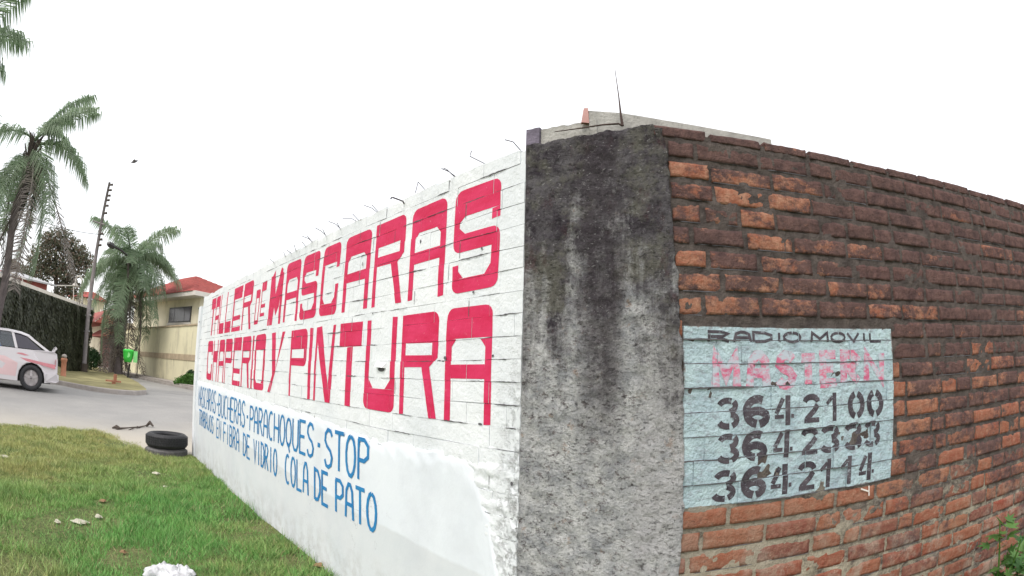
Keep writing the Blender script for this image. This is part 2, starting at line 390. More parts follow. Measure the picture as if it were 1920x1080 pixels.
n = NT('dark_glass'); n.col((.045, .04, .055)).rough(.12, .6); M['glass'] = n.m
M['polewood'] = plain('grey_timber_pole', (.20, .18, .18), .9, .3, 4)
M['metal'] = plain('galvanised_metal', (.42, .42, .43), .5, .15, 6, .5, .3)
M['cable'] = plain('black_cable', (.03, .03, .03), .6)
M['greenbin'] = plain('bright_green_plastic', (.06, .60, .08), .45, .12, 4, .4)
M['binpale'] = plain('pale_green_plastic', (.25, .72, .25), .45, .12, 4, .4)
M['orange'] = plain('terracotta_post_paint', (.42, .19, .12), .8, .2, 5)
M['carwhite'] = plain('white_car_paint', (.63, .60, .62), .22, .03, 1, .5)
M['carred'] = plain('faded_red_graphic', (.55, .20, .23), .3, .2, 2, .5)
M['carpink'] = plain('pink_fade_graphic', (.70, .50, .51), .3, .12, 1.2, .5)
M['cardark'] = plain('car_underbody', (.03, .03, .03), .8)
M['rim'] = plain('alloy_rim', (.40, .37, .38), .35, .1, 6, .5, .6)
M['taillight'] = plain('tail_lamp_red', (.42, .05, .07), .2, .1, 6, .6)
n = NT('car_window_glass'); n.b.inputs['Transmission Weight'].default_value = .75; n.b.inputs['IOR'].default_value = 1.1; n.col((.42, .45, .5)).rough(.02, .5); M['carglass'] = n.m
M['shirt'] = plain('light_blue_shirt', (.30, .45, .72), .85, .1, 8)
M['skin'] = plain('skin', (.40, .23, .16), .6, .08, 8)
M['hair'] = plain('black_hair', (.02, .017, .016), .7, .2, 20)
M['bird'] = plain('grey_feathers', (.17, .16, .17), .8, .3, 20)
M['wallcore'] = plain('wall_core', (.3, .28, .26), .95, .2, 8)

# ------------------------------------------------------------------ flat lettering: polygons clipped to bricks
def clip(poly, win):
    """convex polygon clipped to a convex counter-clockwise window"""
    out = list(poly)
    for i in range(len(win)):
        a, b = win[i], win[(i + 1) % len(win)]; ex, ey = b[0] - a[0], b[1] - a[1]
        side = lambda p: ex * (p[1] - a[1]) - ey * (p[0] - a[0])
        res = []
        for j in range(len(out)):
            p, q = out[j], out[(j + 1) % len(out)]; sp, sq = side(p), side(q)
            if sp >= 0: res.append(p)
            if (sp >= 0) != (sq >= 0):
                t = sp / (sp - sq); res.append((p[0] + (q[0] - p[0]) * t, p[1] + (q[1] - p[1]) * t))
        out = res
        if len(out) < 3: return []
    return out
def strip(pts, th, closed=False):
    """a brush stroke: quads along a polyline; th = width in both axes of the wall"""
    n = len(pts); L = []; Rr = []
    for i in range(n):
        a = pts[i - 1] if (i > 0 or closed) else pts[i]; b = pts[(i + 1) % n] if (i < n - 1 or closed) else pts[i]
        d1 = Vector((pts[i][0] - a[0], pts[i][1] - a[1])); d2 = Vector((b[0] - pts[i][0], b[1] - pts[i][1]))
        if d1.length < 1e-9: d1 = d2
        if d2.length < 1e-9: d2 = d1
        d1.normalize(); d2.normalize(); t = d1 + d2
        if t.length < 1e-6: t = d1
        t.normalize(); nn = Vector((-t.y, t.x)); k = min(1 / max(.35, nn.dot(Vector((-d1.y, d1.x)))), 2.0) * th / 2
        L.append((pts[i][0] + nn.x * k, pts[i][1] + nn.y * k)); Rr.append((pts[i][0] - nn.x * k, pts[i][1] - nn.y * k))
    m = n if closed else n - 1
    return [[L[i], L[(i + 1) % n], Rr[(i + 1) % n], Rr[i]] for i in range(m)]
def ccw(p):
    a = sum(p[i][0] * p[(i + 1) % len(p)][1] - p[(i + 1) % len(p)][0] * p[i][1] for i in range(len(p)))
    return p if a > 0 else p[::-1]
def box(u0, v0, u1, v1, r=()):
    """rectangle with some corners rounded: r from 'bl','br','tl','tr'"""
    k = .5 * min(.30, abs(u1 - u0) * .8); kv = min(.09, abs(v1 - v0) * .6); P = []
    for nm, cx, cy, sx, sy in (('bl', u0, v0, 1, 1), ('br', u1, v0, -1, 1), ('tr', u1, v1, -1, -1), ('tl', u0, v1, 1, -1)):
        if nm in r:
            arc = [(cx + sx * k * (1 - math.sin(a)), cy + sy * kv * (1 - math.cos(a))) for a in (0, .4, .8, 1.2, math.pi / 2)]
            # arc runs from (k,0) to (0,kv); order it for ccw travel
            P += arc if nm in ('br',) and False else (arc[::-1] if nm in ('bl', 'tr') else arc)
        else: P.append((cx, cy))
    return P
def blockfont(ch):
    t, g = .14, .72
    if ch == 'A': return [box(0, g, 1, 1, ('tl', 'tr')), box(0, 0, t, g), box(1 - t, 0, 1, g), box(t, .38, 1 - t, .5), [(t, g - .07), (t + .1, g), (t, g)], [(1 - t, g), (1 - t - .1, g), (1 - t, g - .07)]]
    if ch == 'R': return [box(0, g - .01, 1, 1, ('tr',)), box(0, 0, .12, g - .01), box(.12, .47, .8, .585), [(.85, .585), (1, .56), (1, g - .01), (.85, g - .01)], [(.8, .47), (1, .56), (.85, .585), (.8, .585)], [(.6, .47), (.8, .47), (1, 0), (.82, 0)]]
    if ch == 'S': return [box(0, g, 1, 1, ('tl', 'tr')), box(.84, .62, 1, g), box(0, .55, .14, g), box(0, .38, 1, .55, ('tr', 'bl')), box(.84, .13, 1, .38), box(0, 0, 1, .13, ('br', 'bl')), box(0, .13, .13, .26), [(.84, .13), (.84, .22), (.72, .13)], [(.13, .13), (.25, .13), (.13, .2)], [(.14, g), (.14, .66), (.26, g)], [(.14, .55), (.28, .55), (.14, .61)]]
    if ch == 'C': return [box(0, g, 1, 1, ('tl', 'tr')), box(.84, .64, 1, g), box(0, .16, .16, g), box(0, 0, 1, .16, ('bl', 'br')), box(.84, .16, 1, .42), [(.16, .16), (.3, .16), (.16, .24)], [(.84, .16), (.84, .24), (.7, .16)]]
    if ch == 'E': return [box(0, .73, 1, 1), box(0, .1, .14, .73), box(.14, .25, .95, .35), box(0, 0, 1, .1)]
    if ch == 'L': return [box(0, .27, .14, 1), box(0, 0, 1, .27)]
    if ch == 'T': return [box(0, .71, 1, 1), box(.36, 0, .62, .71)]
    if ch == 'H': return [box(0, 0, .16, 1), box(.84, 0, 1, 1), box(.16, .46, .84, .74)]
    if ch == 'P': return [box(0, .71, 1, 1, ('tr',)), box(0, 0, .1, .71), box(.84, .575, 1, .71), box(.1, .46, 1, .575, ('br',))]
    if ch == 'I': return [box(0, 0, 1, 1)]
    if ch == 'O': return [box(0, g, 1, 1, ('tl', 'tr')), box(0, .13, .16, g), box(.84, .13, 1, g), box(0, 0, 1, .13, ('bl', 'br')), [(.16, .13), (.28, .13), (.16, .2)], [(.84, .13), (.84, .2), (.72, .13)]]
    if ch == 'U': return [box(0, .24, .15, 1), box(.85, .24, 1, 1), box(0, 0, 1, .24, ('bl', 'br')), [(.15, .24), (.3, .24), (.15, .34)], [(.85, .24), (.85, .34), (.7, .24)]]
    if ch == 'Y': return [[(.1, 1), (.38, 1), (.50, .38), (.28, .30)], [(.82, 1), (1, 1), (.502, .38)], [(.28, .30), (.50, .378), (.18, 0), (0, 0)]]
    if ch == 'N': return [box(0, 0, .1, 1), [(.102, 1), (.3, 1), (.62, .42), (.86, 0), (.62, 0), (.102, .8)], [(.88, 1), (1, 1), (.862, 0), (.72, .25)]]
    if ch == 'M': return [box(0, 0, .12, .9), [(.122, .9), (.3, 1), (.45, .55), (.45, .3), (.36, 0), (.122, 0)], [(.452, .3), (.452, .55), (.78, 1), (.92, .96), (.80, .3), (.6, .15)], box(.84, 0, 1, .9)]
    if ch == 'D': return [box(0, .75, 1, 1, ('tr',)), box(0, .12, .2, .75), box(.8, .12, 1, .75), box(0, 0, 1, .12, ('br',))]
    return []
def arc(cx, cy, rx, ry, a0, a1, n=8): return [(cx + rx * math.cos(R(a0 + (a1 - a0) * i / n)), cy + ry * math.sin(R(a0 + (a1 - a0) * i / n))) for i in range(n + 1)]
LINE = {
 'A': [[(0, 0), (.12, .8), (.38, 1), (.62, 1), (.88, .8), (1, 0)], [(.1, .42), (.9, .42)]],
 'B': [[(0, 0), (0, 1), (.7, .95), (.85, .78), (.7, .56), (.08, .53)], [(.7, .54), (1, .3), (.75, .03), (.06, .02)]],
 'C': [arc(.55, .5, .55, .5, 60, 300, 10)],
 'D': [[(0, 0), (0, 1), (.6, .95), (.98, .7), (.98, .3), (.6, .05), (.06, .02)]],
 'E': [[(1, 1), (0, 1), (0, 0), (1, 0)], [(.08, .52), (.8, .52)]],
 'F': [[(1, 1), (0, 1), (0, 0)], [(.08, .52), (.8, .52)]],
 'H': [[(0, 0), (0, 1)], [(1, 0), (1, 1)], [(.08, .5), (.92, .5)]],
 'I': [[(.5, 0), (.5, 1)]],
 'J': [[(.8, 1), (.8, .2), (.5, 0), (.15, .1), (0, .3)]],
 'L': [[(0, 1), (0, 0), (1, 0)]],
 'M': [[(0, 0), (.05, 1), (.5, .35), (.95, 1), (1, 0)]],
 'N': [[(0, 0), (0, 1), (1, 0), (1, 1)]],
 'O': [arc(.5, .5, .5, .5, 90, 445, 13)],
 'P': [[(0, 0), (0, .98)], [(-.05, .98), (.6, .98), (.98, .85), (.98, .6), (.6, .48), (.08, .48)]],
 'Q': [arc(.5, .5, .5, .45, 90, 445, 13), [(.35, .15), (.75, -.15)]],
 'R': [[(0, 0), (0, 1), (.65, .98), (.95, .8), (.65, .52), (.08, .5)], [(.4, .46), (1, 0)]],
 'S': [[(.95, .84), (.75, .97), (.4, 1), (.1, .88), (.05, .7), (.3, .56), (.75, .45), (.97, .28), (.85, .08), (.5, 0), (.2, .03), (.02, .18)]],
 'T': [[(-.05, 1), (1.05, 1)], [(.5, .96), (.5, 0)]],
 'U': [[(0, 1), (.02, .2), (.3, 0), (.7, 0), (.98, .2), (1, 1)]],
 'V': [[(0, 1), (.5, 0), (1, 1)]],
 '-': [[(.1, .48), (.9, .48)]],
}
# stencil digits: fat arcs with the stencil's bridges left open; (points, width)
STEN = {
 '0': [(arc(.5, .5, .36, .4, 102, 258, 9), .27), (arc(.5, .5, .36, .4, -78, 78, 9), .27)],
 '1': [([(.62, 0), (.62, 1)], .26), ([(.12, .62), (.5, .86)], .2)],
 '2': [(arc(.48, .72, .34, .18, 175, 0, 7), .24), ([(.8, .62), (.62, .42), (.22, .14)], .24), ([(.12, .1), (.9, .1)], .2)],
 '3': [(arc(.45, .74, .36, .17, 170, 60, 6), .24), (arc(.45, .74, .36, .2, 40, -75, 6), .24), (arc(.45, .28, .4, .2, 70, -60, 7), .24), (arc(.45, .28, .4, .19, -80, -165, 5), .24)],
 '4': [([(.70, 0), (.70, 1)], .25), ([(.46, .9), (.12, .4)], .2), ([(.05, .3), (.5, .3)], .16), ([(.86, .3), (1, .3)], .16)],
 '6': [(arc(.52, .52, .42, .4, 60, 265, 10), .27), (arc(.5, .32, .36, .22, -75, 150, 9), .27)],
}
LET = []      # every painted glyph: (wall, convex polygons in (s,z), material, thing name, label)
def glyph(wall, polys, mat, name, label=None): LET.append(dict(wall=wall, polys=[ccw(p) for p in polys], mat=mat, name=name, label=label))
def block_row(spec, z0, z1):
    for ch, s0, s1 in spec:
        rr = random.Random(hash((ord(ch), round(s0 * 100))))
        P = []
        for i, p in enumerate(blockfont(ch)):
            q = []
            for (u, v) in p:
                s_ = s0 + (s1 - s0) * u + .006 * nz(u * 3 + s0 * 9, v * 4); zz = z0 + (z1 - z0) * v + .008 * nz(s0 * 5 + u * 2, v * 3, 5)
                q.append((s_, zz))
            P.append(q)
        glyph('L', P, 'red', 'painted_letter')
block_row([('T', 5.62, 5.36), ('A', 5.33, 5.10), ('L', 5.06, 4.80), ('L', 4.74, 4.46), ('E', 4.40, 4.03), ('R', 3.97, 3.62), ('M', 3.07, 2.73), ('A', 2.66, 2.34),
           ('S', 2.29, 1.985), ('C', 1.92, 1.645), ('A', 1.565, 1.235), ('R', 1.185, .865), ('A', .805, .51), ('S', .448, .140)], 1.667, 2.135)
block_row([('D', 3.50, 3.37)], 1.70, 2.02); block_row([('E', 3.325, 3.19)], 1.76, 2.07)
block_row([('C', 5.65, 5.32), ('H', 5.27, 5.0), ('A', 4.93, 4.65), ('P', 4.60, 4.28), ('E', 4.22, 3.9), ('R', 3.86, 3.54), ('I', 3.49, 3.44), ('O', 3.39, 3.07), ('Y', 2.95, 2.58),
           ('P', 2.43, 2.1), ('I', 2.055, 2.00), ('N', 1.945, 1.625), ('T', 1.56, 1.27), ('U', 1.215, .893), ('R', .842, .53), ('A', .470, .165)], 1.112, 1.598)
def line_word(word, s0, s1, z0, z1, th, gap=.28, mat='blue'):
    n = len(word); wd = (s1 - s0) / (n + gap * (n - 1))
    for i, ch in enumerate(word):
        a = s0 + i * wd * (1 + gap); P = []
        for st in LINE[ch]:
            pts = [(a + wd * u, z0 + (z1 - z0) * v + .004 * nz(a * 7 + u, v * 3)) for u, v in st]
            P += strip(pts, th)
        glyph('D', P, mat, 'painted_letter')
for wd, a, b, z0, z1 in (('MASCARAS', 6.07, 4.93, .745, 1.0), ('BUCHERAS', 4.77, 3.60, .74, .98), ('PARACHOQUES', 3.42, 1.885, .735, .957), ('STOP', 1.70, 1.125, .715, .947),
                         ('TRABAJOS', 5.98, 5.03, .50, .695), ('EN', 4.84, 4.62, .485, .69), ('FIBRA', 4.48, 3.80, .478, .69), ('DE', 3.64, 3.41, .472, .68),
                         ('VIDRIO', 3.28, 2.63, .468, .675), ('COLA', 2.43, 1.975, .462, .675), ('DE', 1.86, 1.65, .46, .668), ('PATO', 1.53, 1.035, .458, .663)):
    line_word(wd, a, b, z0, z1, .022 if a > 2 else .024, .30 if len(wd) > 6 else .36)
for a, b, z in ((4.87, 4.80, .86), (3.54, 3.48, .85), (1.82, 1.77, .835)): line_word('-', a, b, z - .02, z + .02, .028)
# the taxi rank's panel on the brick wall
sx = [(.134, .214), (.234, .309), (.32, .40), (.424, .445), (.456, .533), (.588, .673), (.69, .765), (.780, .845), (.866, .886), (.912, .974)]
for (a, b), ch in zip(sx, 'RADIOMOVIL'):
    P = []
    for st in LINE[ch]: P += strip([(a + (b - a) * u, 1.428 + .034 * v) for u, v in st], .011)
    glyph('R', P, 'black', 'stencilled_letter')
for ch, a, b in (('M', .146, .255), ('A', .29, .385), ('S', .42, .505), ('T', .53, .61), ('E', .635, .72), ('R', .745, .84), ('N', .87, .985)):
    P = []
    for st in (LINE[ch] if ch != 'T' else [[(-.05, .9), (1.05, .9)], [(.5, .8), (.5, 0)]]): P += strip([(a + (b - a) * (.1 + .8 * u), 1.262 + .125 * (.06 + .88 * v)) for u, v in st], .036)
    glyph('R', P, 'pink', 'faded_letter')
for num, z0, z1, xs in (('3642100', 1.122, 1.232, [(.168, .258), (.274, .387), (.403, .496), (.535, .63), (.65, .728), (.769, .866), (.877, .98)]),
                        ('3642333', 1.002, 1.106, [(.170, .26), (.274, .381), (.403, .496), (.532, .627), (.636, .735), (.76, .863), (.875, .966)]),
                        ('3642114', .864, .978, [(.160, .256), (.273, .381), (.396, .496), (.524, .622), (.630, .712), (.735, .82), (.838, .935)])):
    for ch, (a, b) in zip(num, xs):
        P = []
        for pts, th in STEN[ch]: P += strip([(a + (b - a) * u, z0 + (z1 - z0) * v) for u, v in pts], th * (b - a))
        glyph('R', P, 'black', 'stencilled_number')
for g in LET:      # keep each glyph's bounding box for quick rejection
    xs = [p[0] for q in g['polys'] for p in q]; zs = [p[1] for q in g['polys'] for p in q]; g['bb'] = (min(xs), max(xs), min(zs), max(zs)); g['V'] = []; g['F'] = []
def paint_on(wall, win, depth, place):
    """lay the glyphs of a wall on one flat face (window win, in s,z) that stands at this depth"""
    a0, a1 = min(p[0] for p in win), max(p[0] for p in win); b0, b1 = min(p[1] for p in win), max(p[1] for p in win)
    for g in LET:
        if g['wall'] != wall: continue
        bb = g['bb']
        if bb[1] < a0 or bb[0] > a1 or bb[3] < b0 or bb[2] > b1: continue
        for i, p in enumerate(g['polys']):
            q = clip(p, win)
            if len(q) >= 3:
                k = len(g['V']); g['V'] += [place(x, z, depth + .0008 + .00012 * (i % 8)) for x, z in q]; g['F'].append(tuple(range(k, k + len(q))))

# ------------------------------------------------------------------ the white painted wall (left)
white_wall = thing('white_painted_wall', 'white painted brick wall with big crimson lettering and blue lettering below', 'wall', wl(3.0, 0))
TOPL = 2.225; P_ = .0872
joints = [1.112 + P_ * i for i in range(-13, 13)]; joints = [j for j in joints if j > -.03] + [TOPL]
rng = random.Random(4)
def courses(s_end, rows, seed, short=.12, long_=.245):
    rg = random.Random(seed); out = []
    for r_, (z0, z1) in enumerate(rows):
        s = -rg.uniform(0, long_ * .9) if r_ % 2 else -rg.uniform(.0, .1)
        while s < s_end:
            l = long_ * rg.uniform(.93, 1.04) if rg.random() < .84 else short * rg.uniform(.9, 1.1)
            out.append((max(s, 0.0), min(s + l, s_end), z0, z1, r_)); s += l
    return [b for b in out if b[1] - b[0] > .035]
rows = [(joints[i], joints[i + 1]) for i in range(len(joints) - 1)]
def dado_top(s):
    P = [(0, 0), (.05, .35), (.115, .594), (.152, .766), (.2, .845), (.255, .926), (.326, .975), (.83, .969), (1.22, .967), (2.0, 1.01), (3, 1.03), (4.6, 1.06), (6.4, 1.075)]
    for (a, b), (c, d) in zip(P, P[1:]):
        if s <= c: return b + (d - b) * (s - a) / (c - a) + .014 * nz(s * 7) + .010 * nz(s * 27) + .006 * nz(s * 61)
    return 1.07
core = MB()       # the wall behind the faces, flush mortar included
LEN_L = 6.27
def wbox(mb, place, s0, s1, z0, z1, d0, d1, m=0):
    V = [place(s, z, d) for z in (z0, z1) for d in (d0, d1) for s in (s0, s1)]
    mb.add(V, [(0, 2, 3, 1), (4, 5, 7, 6), (0, 1, 5, 4), (2, 6, 7, 3), (0, 4, 6, 2), (1, 3, 7, 5)], m)
wbox(core, wl, 0.0, LEN_L, -.2, TOPL - .012, -.15, -.0045)
core.build('mortar', M['wbrick'], white_wall)
paint_on('L', [(0, 1.05), (LEN_L, 1.05), (LEN_L, TOPL), (0, TOPL)], -.0045, wl)
cracks = MB(); extra = MB(); nb = 0
br = courses(LEN_L, rows, 11)
br = [b for b in br if b[2] > .93 or b[0] < .42]
br.sort(key=lambda b: b[0])
def wob(s, z): return .0045 * nz(s * 4, z * 9) + .002 * nz(s * 21, z * 9)
for (s0, s1, z0, z1, r_) in br:
    rg = random.Random(int(s0 * 1000) + r_ * 7919)
    rough = 1.0 if z0 > 1.0 else 2.2
    top = z1 >= TOPL - 1e-6
    g = rg.choice([.0002, .0003, .0005, .0014]) * rough; j = lambda a=.0026: rg.uniform(-a, a); gs = rg.choice([.0, .0003, .0005, .0016]) * rough
    ja, jb = wob(s0, z0), wob(s1, z0); jc, jd = wob(s1, z1), wob(s0, z1)
    win = [(s0 + gs, z0 + g + ja), (s1 - gs, z0 + g + jb), (s1 - gs, z1 - g + jc), (s0 + gs, z1 - g + jd)]
    if top: win[2] = (win[2][0], z1 + rg.uniform(-.012, .010)); win[3] = (win[3][0], z1 + rg.uniform(-.012, .010))
    d = rg.uniform(-.0010, .0022) * rough + .004 * nz(s0 * 1.5, z0 * 2)
    tl_ = [rg.uniform(-.0008, .0008) * 0 for _ in win]
    b0 = -.12 if top else -.02
    V = [wl(p[0], p[1], d) for p in win] + [wl(p[0], p[1], b0) for p in win]
    F = [(0, 1, 2, 3), (1, 0, 4, 5), (2, 1, 5, 6), (3, 2, 6, 7), (0, 3, 7, 4)]
    mids = [0, 1, 0, 0, 0]
    paint_on('L', win, d, wl)
    if nb < 298:
        mesh('brick', V, F, [M['wbrick'], M['crack']], white_wall, mids=mids); nb += 1
    else: extra.add(V, F); extra.M[-5:] = mids
    # the dark crack that runs under most courses
    if rg.random() < .10:
        q = [wl(s1 - .0012, z0 + .01, d + .0032), wl(s1 + .0012, z0 + .012, d + .0032), wl(s1 + .002, z1 - .012, d + .0032), wl(s1 - .001, z1 - .009, d + .0032)]; cracks.add(q, [(0, 1, 2, 3)])
    if rg.random() < .58:
        c0, c1 = s0 + rg.uniform(-.1, .35) * (s1 - s0), s1 - rg.uniform(-.15, .35) * (s1 - s0); c0 = max(c0, 0); n_ = 12; Vc = []; th = rg.choice([.0012, .0018, .0026, .004, .0055])
        for k in range(n_ + 1):
            s = c0 + (c1 - c0) * k / n_; e = math.sin(math.pi * min(1, max(0, k / n_))) ** .5
            zc = z0 + wob(s, z0) + .0012 * nz(s * 60, z0)
            Vc += [wl(s, zc - th * e * (.2 + 1.3 * abs(nz(s * 60, z0))), d + .0030), wl(s, zc + th * e * (.2 + 1.3 * abs(nz(s * 50, 3, z0))), d + .0034)]
        cracks.add(Vc, [(2 * k, 2 * k + 2, 2 * k + 3, 2 * k + 1) for k in range(n_)])
if extra.V: tag(extra.build('far_bricks', [M['wbrick'], M['crack']], white_wall), kind='stuff')
tag(cracks.build('joint_cracks', M['crack'], white_wall), kind='stuff')
# plaster dado with a broken upper edge
def dado_d(s, z):
    e = dado_top(s) - z
    d = .012 + .0009 * nz(s * 2.1, z * 2.3, 3)
    if e < .07: d += -.011 * (1 - e / .07) ** 1.5 + .006 * nz(s * 19, z * 26)
    if s < .3: d -= .004 * abs(nz(s * 30, z * 30))
    return d
V = []; F = []; NS, NZ = 260, 30
for i in range(NS + 1):
    s = .05 + (LEN_L - .04) * (i / NS) ** 1.6
    for k in range(NZ + 1):
        t = (k / NZ); t = 1 - (1 - t) ** 1.5; z = -.15 + (dado_top(s) + .15) * t; V.append(wl(s, z, dado_d(s, z) - (.03 if k == NZ else 0)))
for i in range(NS):
    for k in range(NZ): a = i * (NZ + 1) + k; F.append((a, a + NZ + 1, a + NZ + 2, a + 1))
mesh('plaster_dado', V, F, M['wplaster'], white_wall, True)
paint_on('D', [(0, .3), (LEN_L + .1, .3), (LEN_L + .1, 1.05), (0, 1.05)], .0138, wl)
# rough rendering left between the dado and the pillar
V = []; F = []; NS, NZ = 34, 120
for i in range(NS + 1):
    s = -.002 + .36 * i / NS
    for k in range(NZ + 1): z = -.1 + 1.18 * k / NZ; V.append(wl(s, z, .004 + .009 * nz(s * 16, z * 22, 5) + .006 * nz(s * 45, z * 60, 2) - .006 * (1 if i in (0, NS) else 0) - .014 * max(0, (z - .95) / .13)))
for i in range(NS):
    for k in range(NZ): a = i * (NZ + 1) + k; F.append((a, a + NZ + 1, a + NZ + 2, a + 1))
mesh('rough_render', V, F, M['wbrick'], white_wall, True)
# end pier of the wall, a little lower
mb = MB(); wbox(mb, wl, LEN_L + .002, LEN_L + .16, -.2, 2.10, -.20, .03); mb.build('end_pier', M['wbrick'], white_wall)
# chipped holes and a knocked-out bit, built as small dark hollows and lumps
for (px, py, w_, h_) in ((716, 692, .085, .034), (836, 671, .022, .02), (926, 667, .012, .012), (790, 453, .014, .022), (905, 466, .014, .016), (735, 372, .03, .018), (681, 495, .012, .03), (889, 548, .018, .012), (902, 795, .03, .012), (700, 588, .016, .008), (961, 907, .016, .02), (378, 604, .10, .02)):
    s, z = wallhit(px, py, PL, UL); V = []; n_ = 9
    for k in range(n_):
        a = 2 * math.pi * k / n_; q = .5 * (.75 + .5 * abs(nz(k * 1.7, s * 9))); V.append(wl(s + w_ * q * math.cos(a), z + h_ * q * math.sin(a), .0052 if s < 6.2 else .034))
    mesh('chipped_hole', V, [tuple(range(n_))], M['crack'], white_wall)
s, z = wallhit(716, 684, PL, UL); mb = MB()
mb.add([wl(s - .05, z + .012, .004), wl(s + .05, z + .018, .004), wl(s + .045, z - .012, .022), wl(s - .042, z - .016, .026), wl(s - .05, z - .018, .003), wl(s + .05, z - .014, .003)], [(0, 1, 2, 3), (3, 2, 5, 4), (0, 3, 4), (1, 5, 2)])
mb.build('mortar_lump', M['wbrick'], white_wall)
# wire ends sticking out over the top
for pts in ([(978, 270), (962, 266), (947, 262)], [(915, 303), (881, 293), (884, 283)], [(858, 328), (842, 322), (828, 316)], [(856, 326), (838, 318), (832, 315)], [(800, 353), (784, 341), (779, 361)],
            [(760, 386), (755, 377), (747, 374), (736, 370)], [(709, 395), (697, 390), (683, 385)], [(711, 392), (697, 384)], [(672, 411), (660, 410), (642, 410)], [(675, 409), (661, 401)],
            [(641, 426), (629, 420), (616, 415)], [(640, 424), (632, 418)], [(614, 439), (602, 433), (591, 427)], [(613, 436), (605, 430)], [(589, 451), (578, 447), (567, 443)], [(588, 449), (576, 442)],
            [(574, 459), (566, 453)], [(556, 464), (552, 460)], [(548, 470), (538, 469)], [(535, 480), (532, 473)], [(514, 489), (507, 486)]):
    L_ = len(pts); Q = []
    for i, (px, py) in enumerate(pts):
        d = -.02 + .11 * i / (L_ - 1); P0 = PL + NL * d; s, z = wallhit(px, py, P0, UL)
        if i == 0: z = min(z, TOPL + .002)
        Q.append(wl(s, z, d))
    mb = MB(); mb.tube(Q, .0042 if pts[0][0] == 760 else .0022 + .0007 * max(0, (700 - pts[0][0]) / 150), 5); mb.build('wire_spike', M['wire'], white_wall)

# ------------------------------------------------------------------ the concrete corner pillar
pillar = thing('corner_pillar', 'weathered grey concrete corner pillar, blackened above and pale below, between the two walls', 'pillar', (PL.x + .25, PL.y - .1, 0))
axp = (PR - PL); LP = axp.length; axp.normalize(); NP = Vector((-axp.y, axp.x)); NP = NP if NP.y < 0 else -NP
def edge_r(z):      # how far the cement runs over the brick wall
    P = [(-.3, .075), (.6, .06), (.95, .055), (1.4, .038), (1.75, .022), (2.1, .014), (2.3, .010)]
    for (a, b), (c, d) in zip(P, P[1:]):
        if z <= c: return max(.006, b + (d - b) * (z - a) / (c - a) + .012 * nz(z * 7) + .008 * nz(z * 25))
    return .01
def pill_top(f): return 2.238 + .012 * nz(f * 9, 4) + .006 * nz(f * 30, 4) - (.02 if f > .93 else 0)
V = []; F = []; NA, NB = 70, 240
for k in range(NB + 1):
    for i in range(NA + 1):
        f = i / NA; ztop = pill_top(f); z = -.2 + (ztop + .2) * k / NB; e = edge_r(z)
        Ltot = LP + e
        x = f * Ltot - .004
        r = .018
        if x <= LP: p = PL + axp * x; d = .012
        else: p = PR + UR * (x - LP); d = .012
        nn = NP if x < LP - r else (NR if x > LP + r else (NP.lerp(NR, (x - LP + r) / (2 * r))).normalized())
        d += .008 * nz(x * 5, z * 4) + .007 * nz(x * 18, z * 24, 7) + .004 * nz(x * 45, z * 60, 2)
        if i == 0: d = -.06
        if i == 1: d = .004 + .002 * nz(z * 9)
        if i == NA: d = -.05
        if k == NB: d -= .035
        V.append((p.x + nn.x * d, p.y + nn.y * d, z))
for k in range(NB):
    for i in range(NA): a = k * (NA + 1) + i; F.append((a, a + 1, a + NA + 2, a + NA + 1))
mesh('shaft', V, F, M['pillar'], pillar, True)
def wp(x, z, d): return (PL.x + axp.x * x + NP.x * d, PL.y + axp.y * x + NP.y * d, z)
mb = MB()
def lump(mb, place, x0, x1, z0, z1, d0, d1, seed, m=0, nx=8, ramp=0.0):
    V = []; F = []; top = []
    for i in range(nx + 1):
        x = x0 + (x1 - x0) * i / nx; zt = z1 + ramp * i / nx + .008 * nz(x * 30, seed)
        ring = [(z0, d1), (z0 + (zt - z0) * .5, d1 + .004 * nz(x * 40, seed, 2)), (zt - .004, d1 - .003), (zt, d1 - .012), (zt + .002 * nz(x * 70, seed), d0)]
        for z, d in ring: V.append(place(x, z, d))
        V.append(place(x, z0, d0))
    for i in range(nx):
        for k in range(6): F.append((i * 6 + k, (i + 1) * 6 + k, (i + 1) * 6 + (k + 1) % 6, i * 6 + (k + 1) % 6))
    F.append(tuple(range(6))[::-1]); F.append(tuple(nx * 6 + k for k in range(6)))
    mb.add(V, F, m)
V = []
mb = MB(); lump(mb, wp, .0, LP - .0, -.2, 2.17, -.25, -.02, 4); mb.build('core', M['wallcore'], pillar)
mb = MB(); lump(mb, wp, .002, .060, 2.15, 2.308, -.12, .004, 9); mb.build('broken_cap_block', M['conc_dark'], pillar)
mb = MB(); lump(mb, wp, .0615, .30, 2.15, 2.306, -.14, -.012, 3, nx=24, ramp=.0); mb.build('cement_cap', M['conc'], pillar)
# bent reinforcing rod
Q = []
for px, py, d in ((1040, 247, .01), (1085, 241, .012), (1130, 234, .012), (1160, 232, .01), (1167, 236, .0), (1164, 215, 0), (1160, 180, 0), (1153, 130, 0)):
    s, z = wallhit(px, py, PL + NP * d, axp); Q.append(wp(s, z, d))
mb = MB(); mb.tube(Q[:5], [.0016, .0026, .0034, .004, .004], 6); mb.tube(Q[4:], [.0065, .0045, .0024, .0011], 6); mb.build('bent_rebar', M['rust'], pillar)

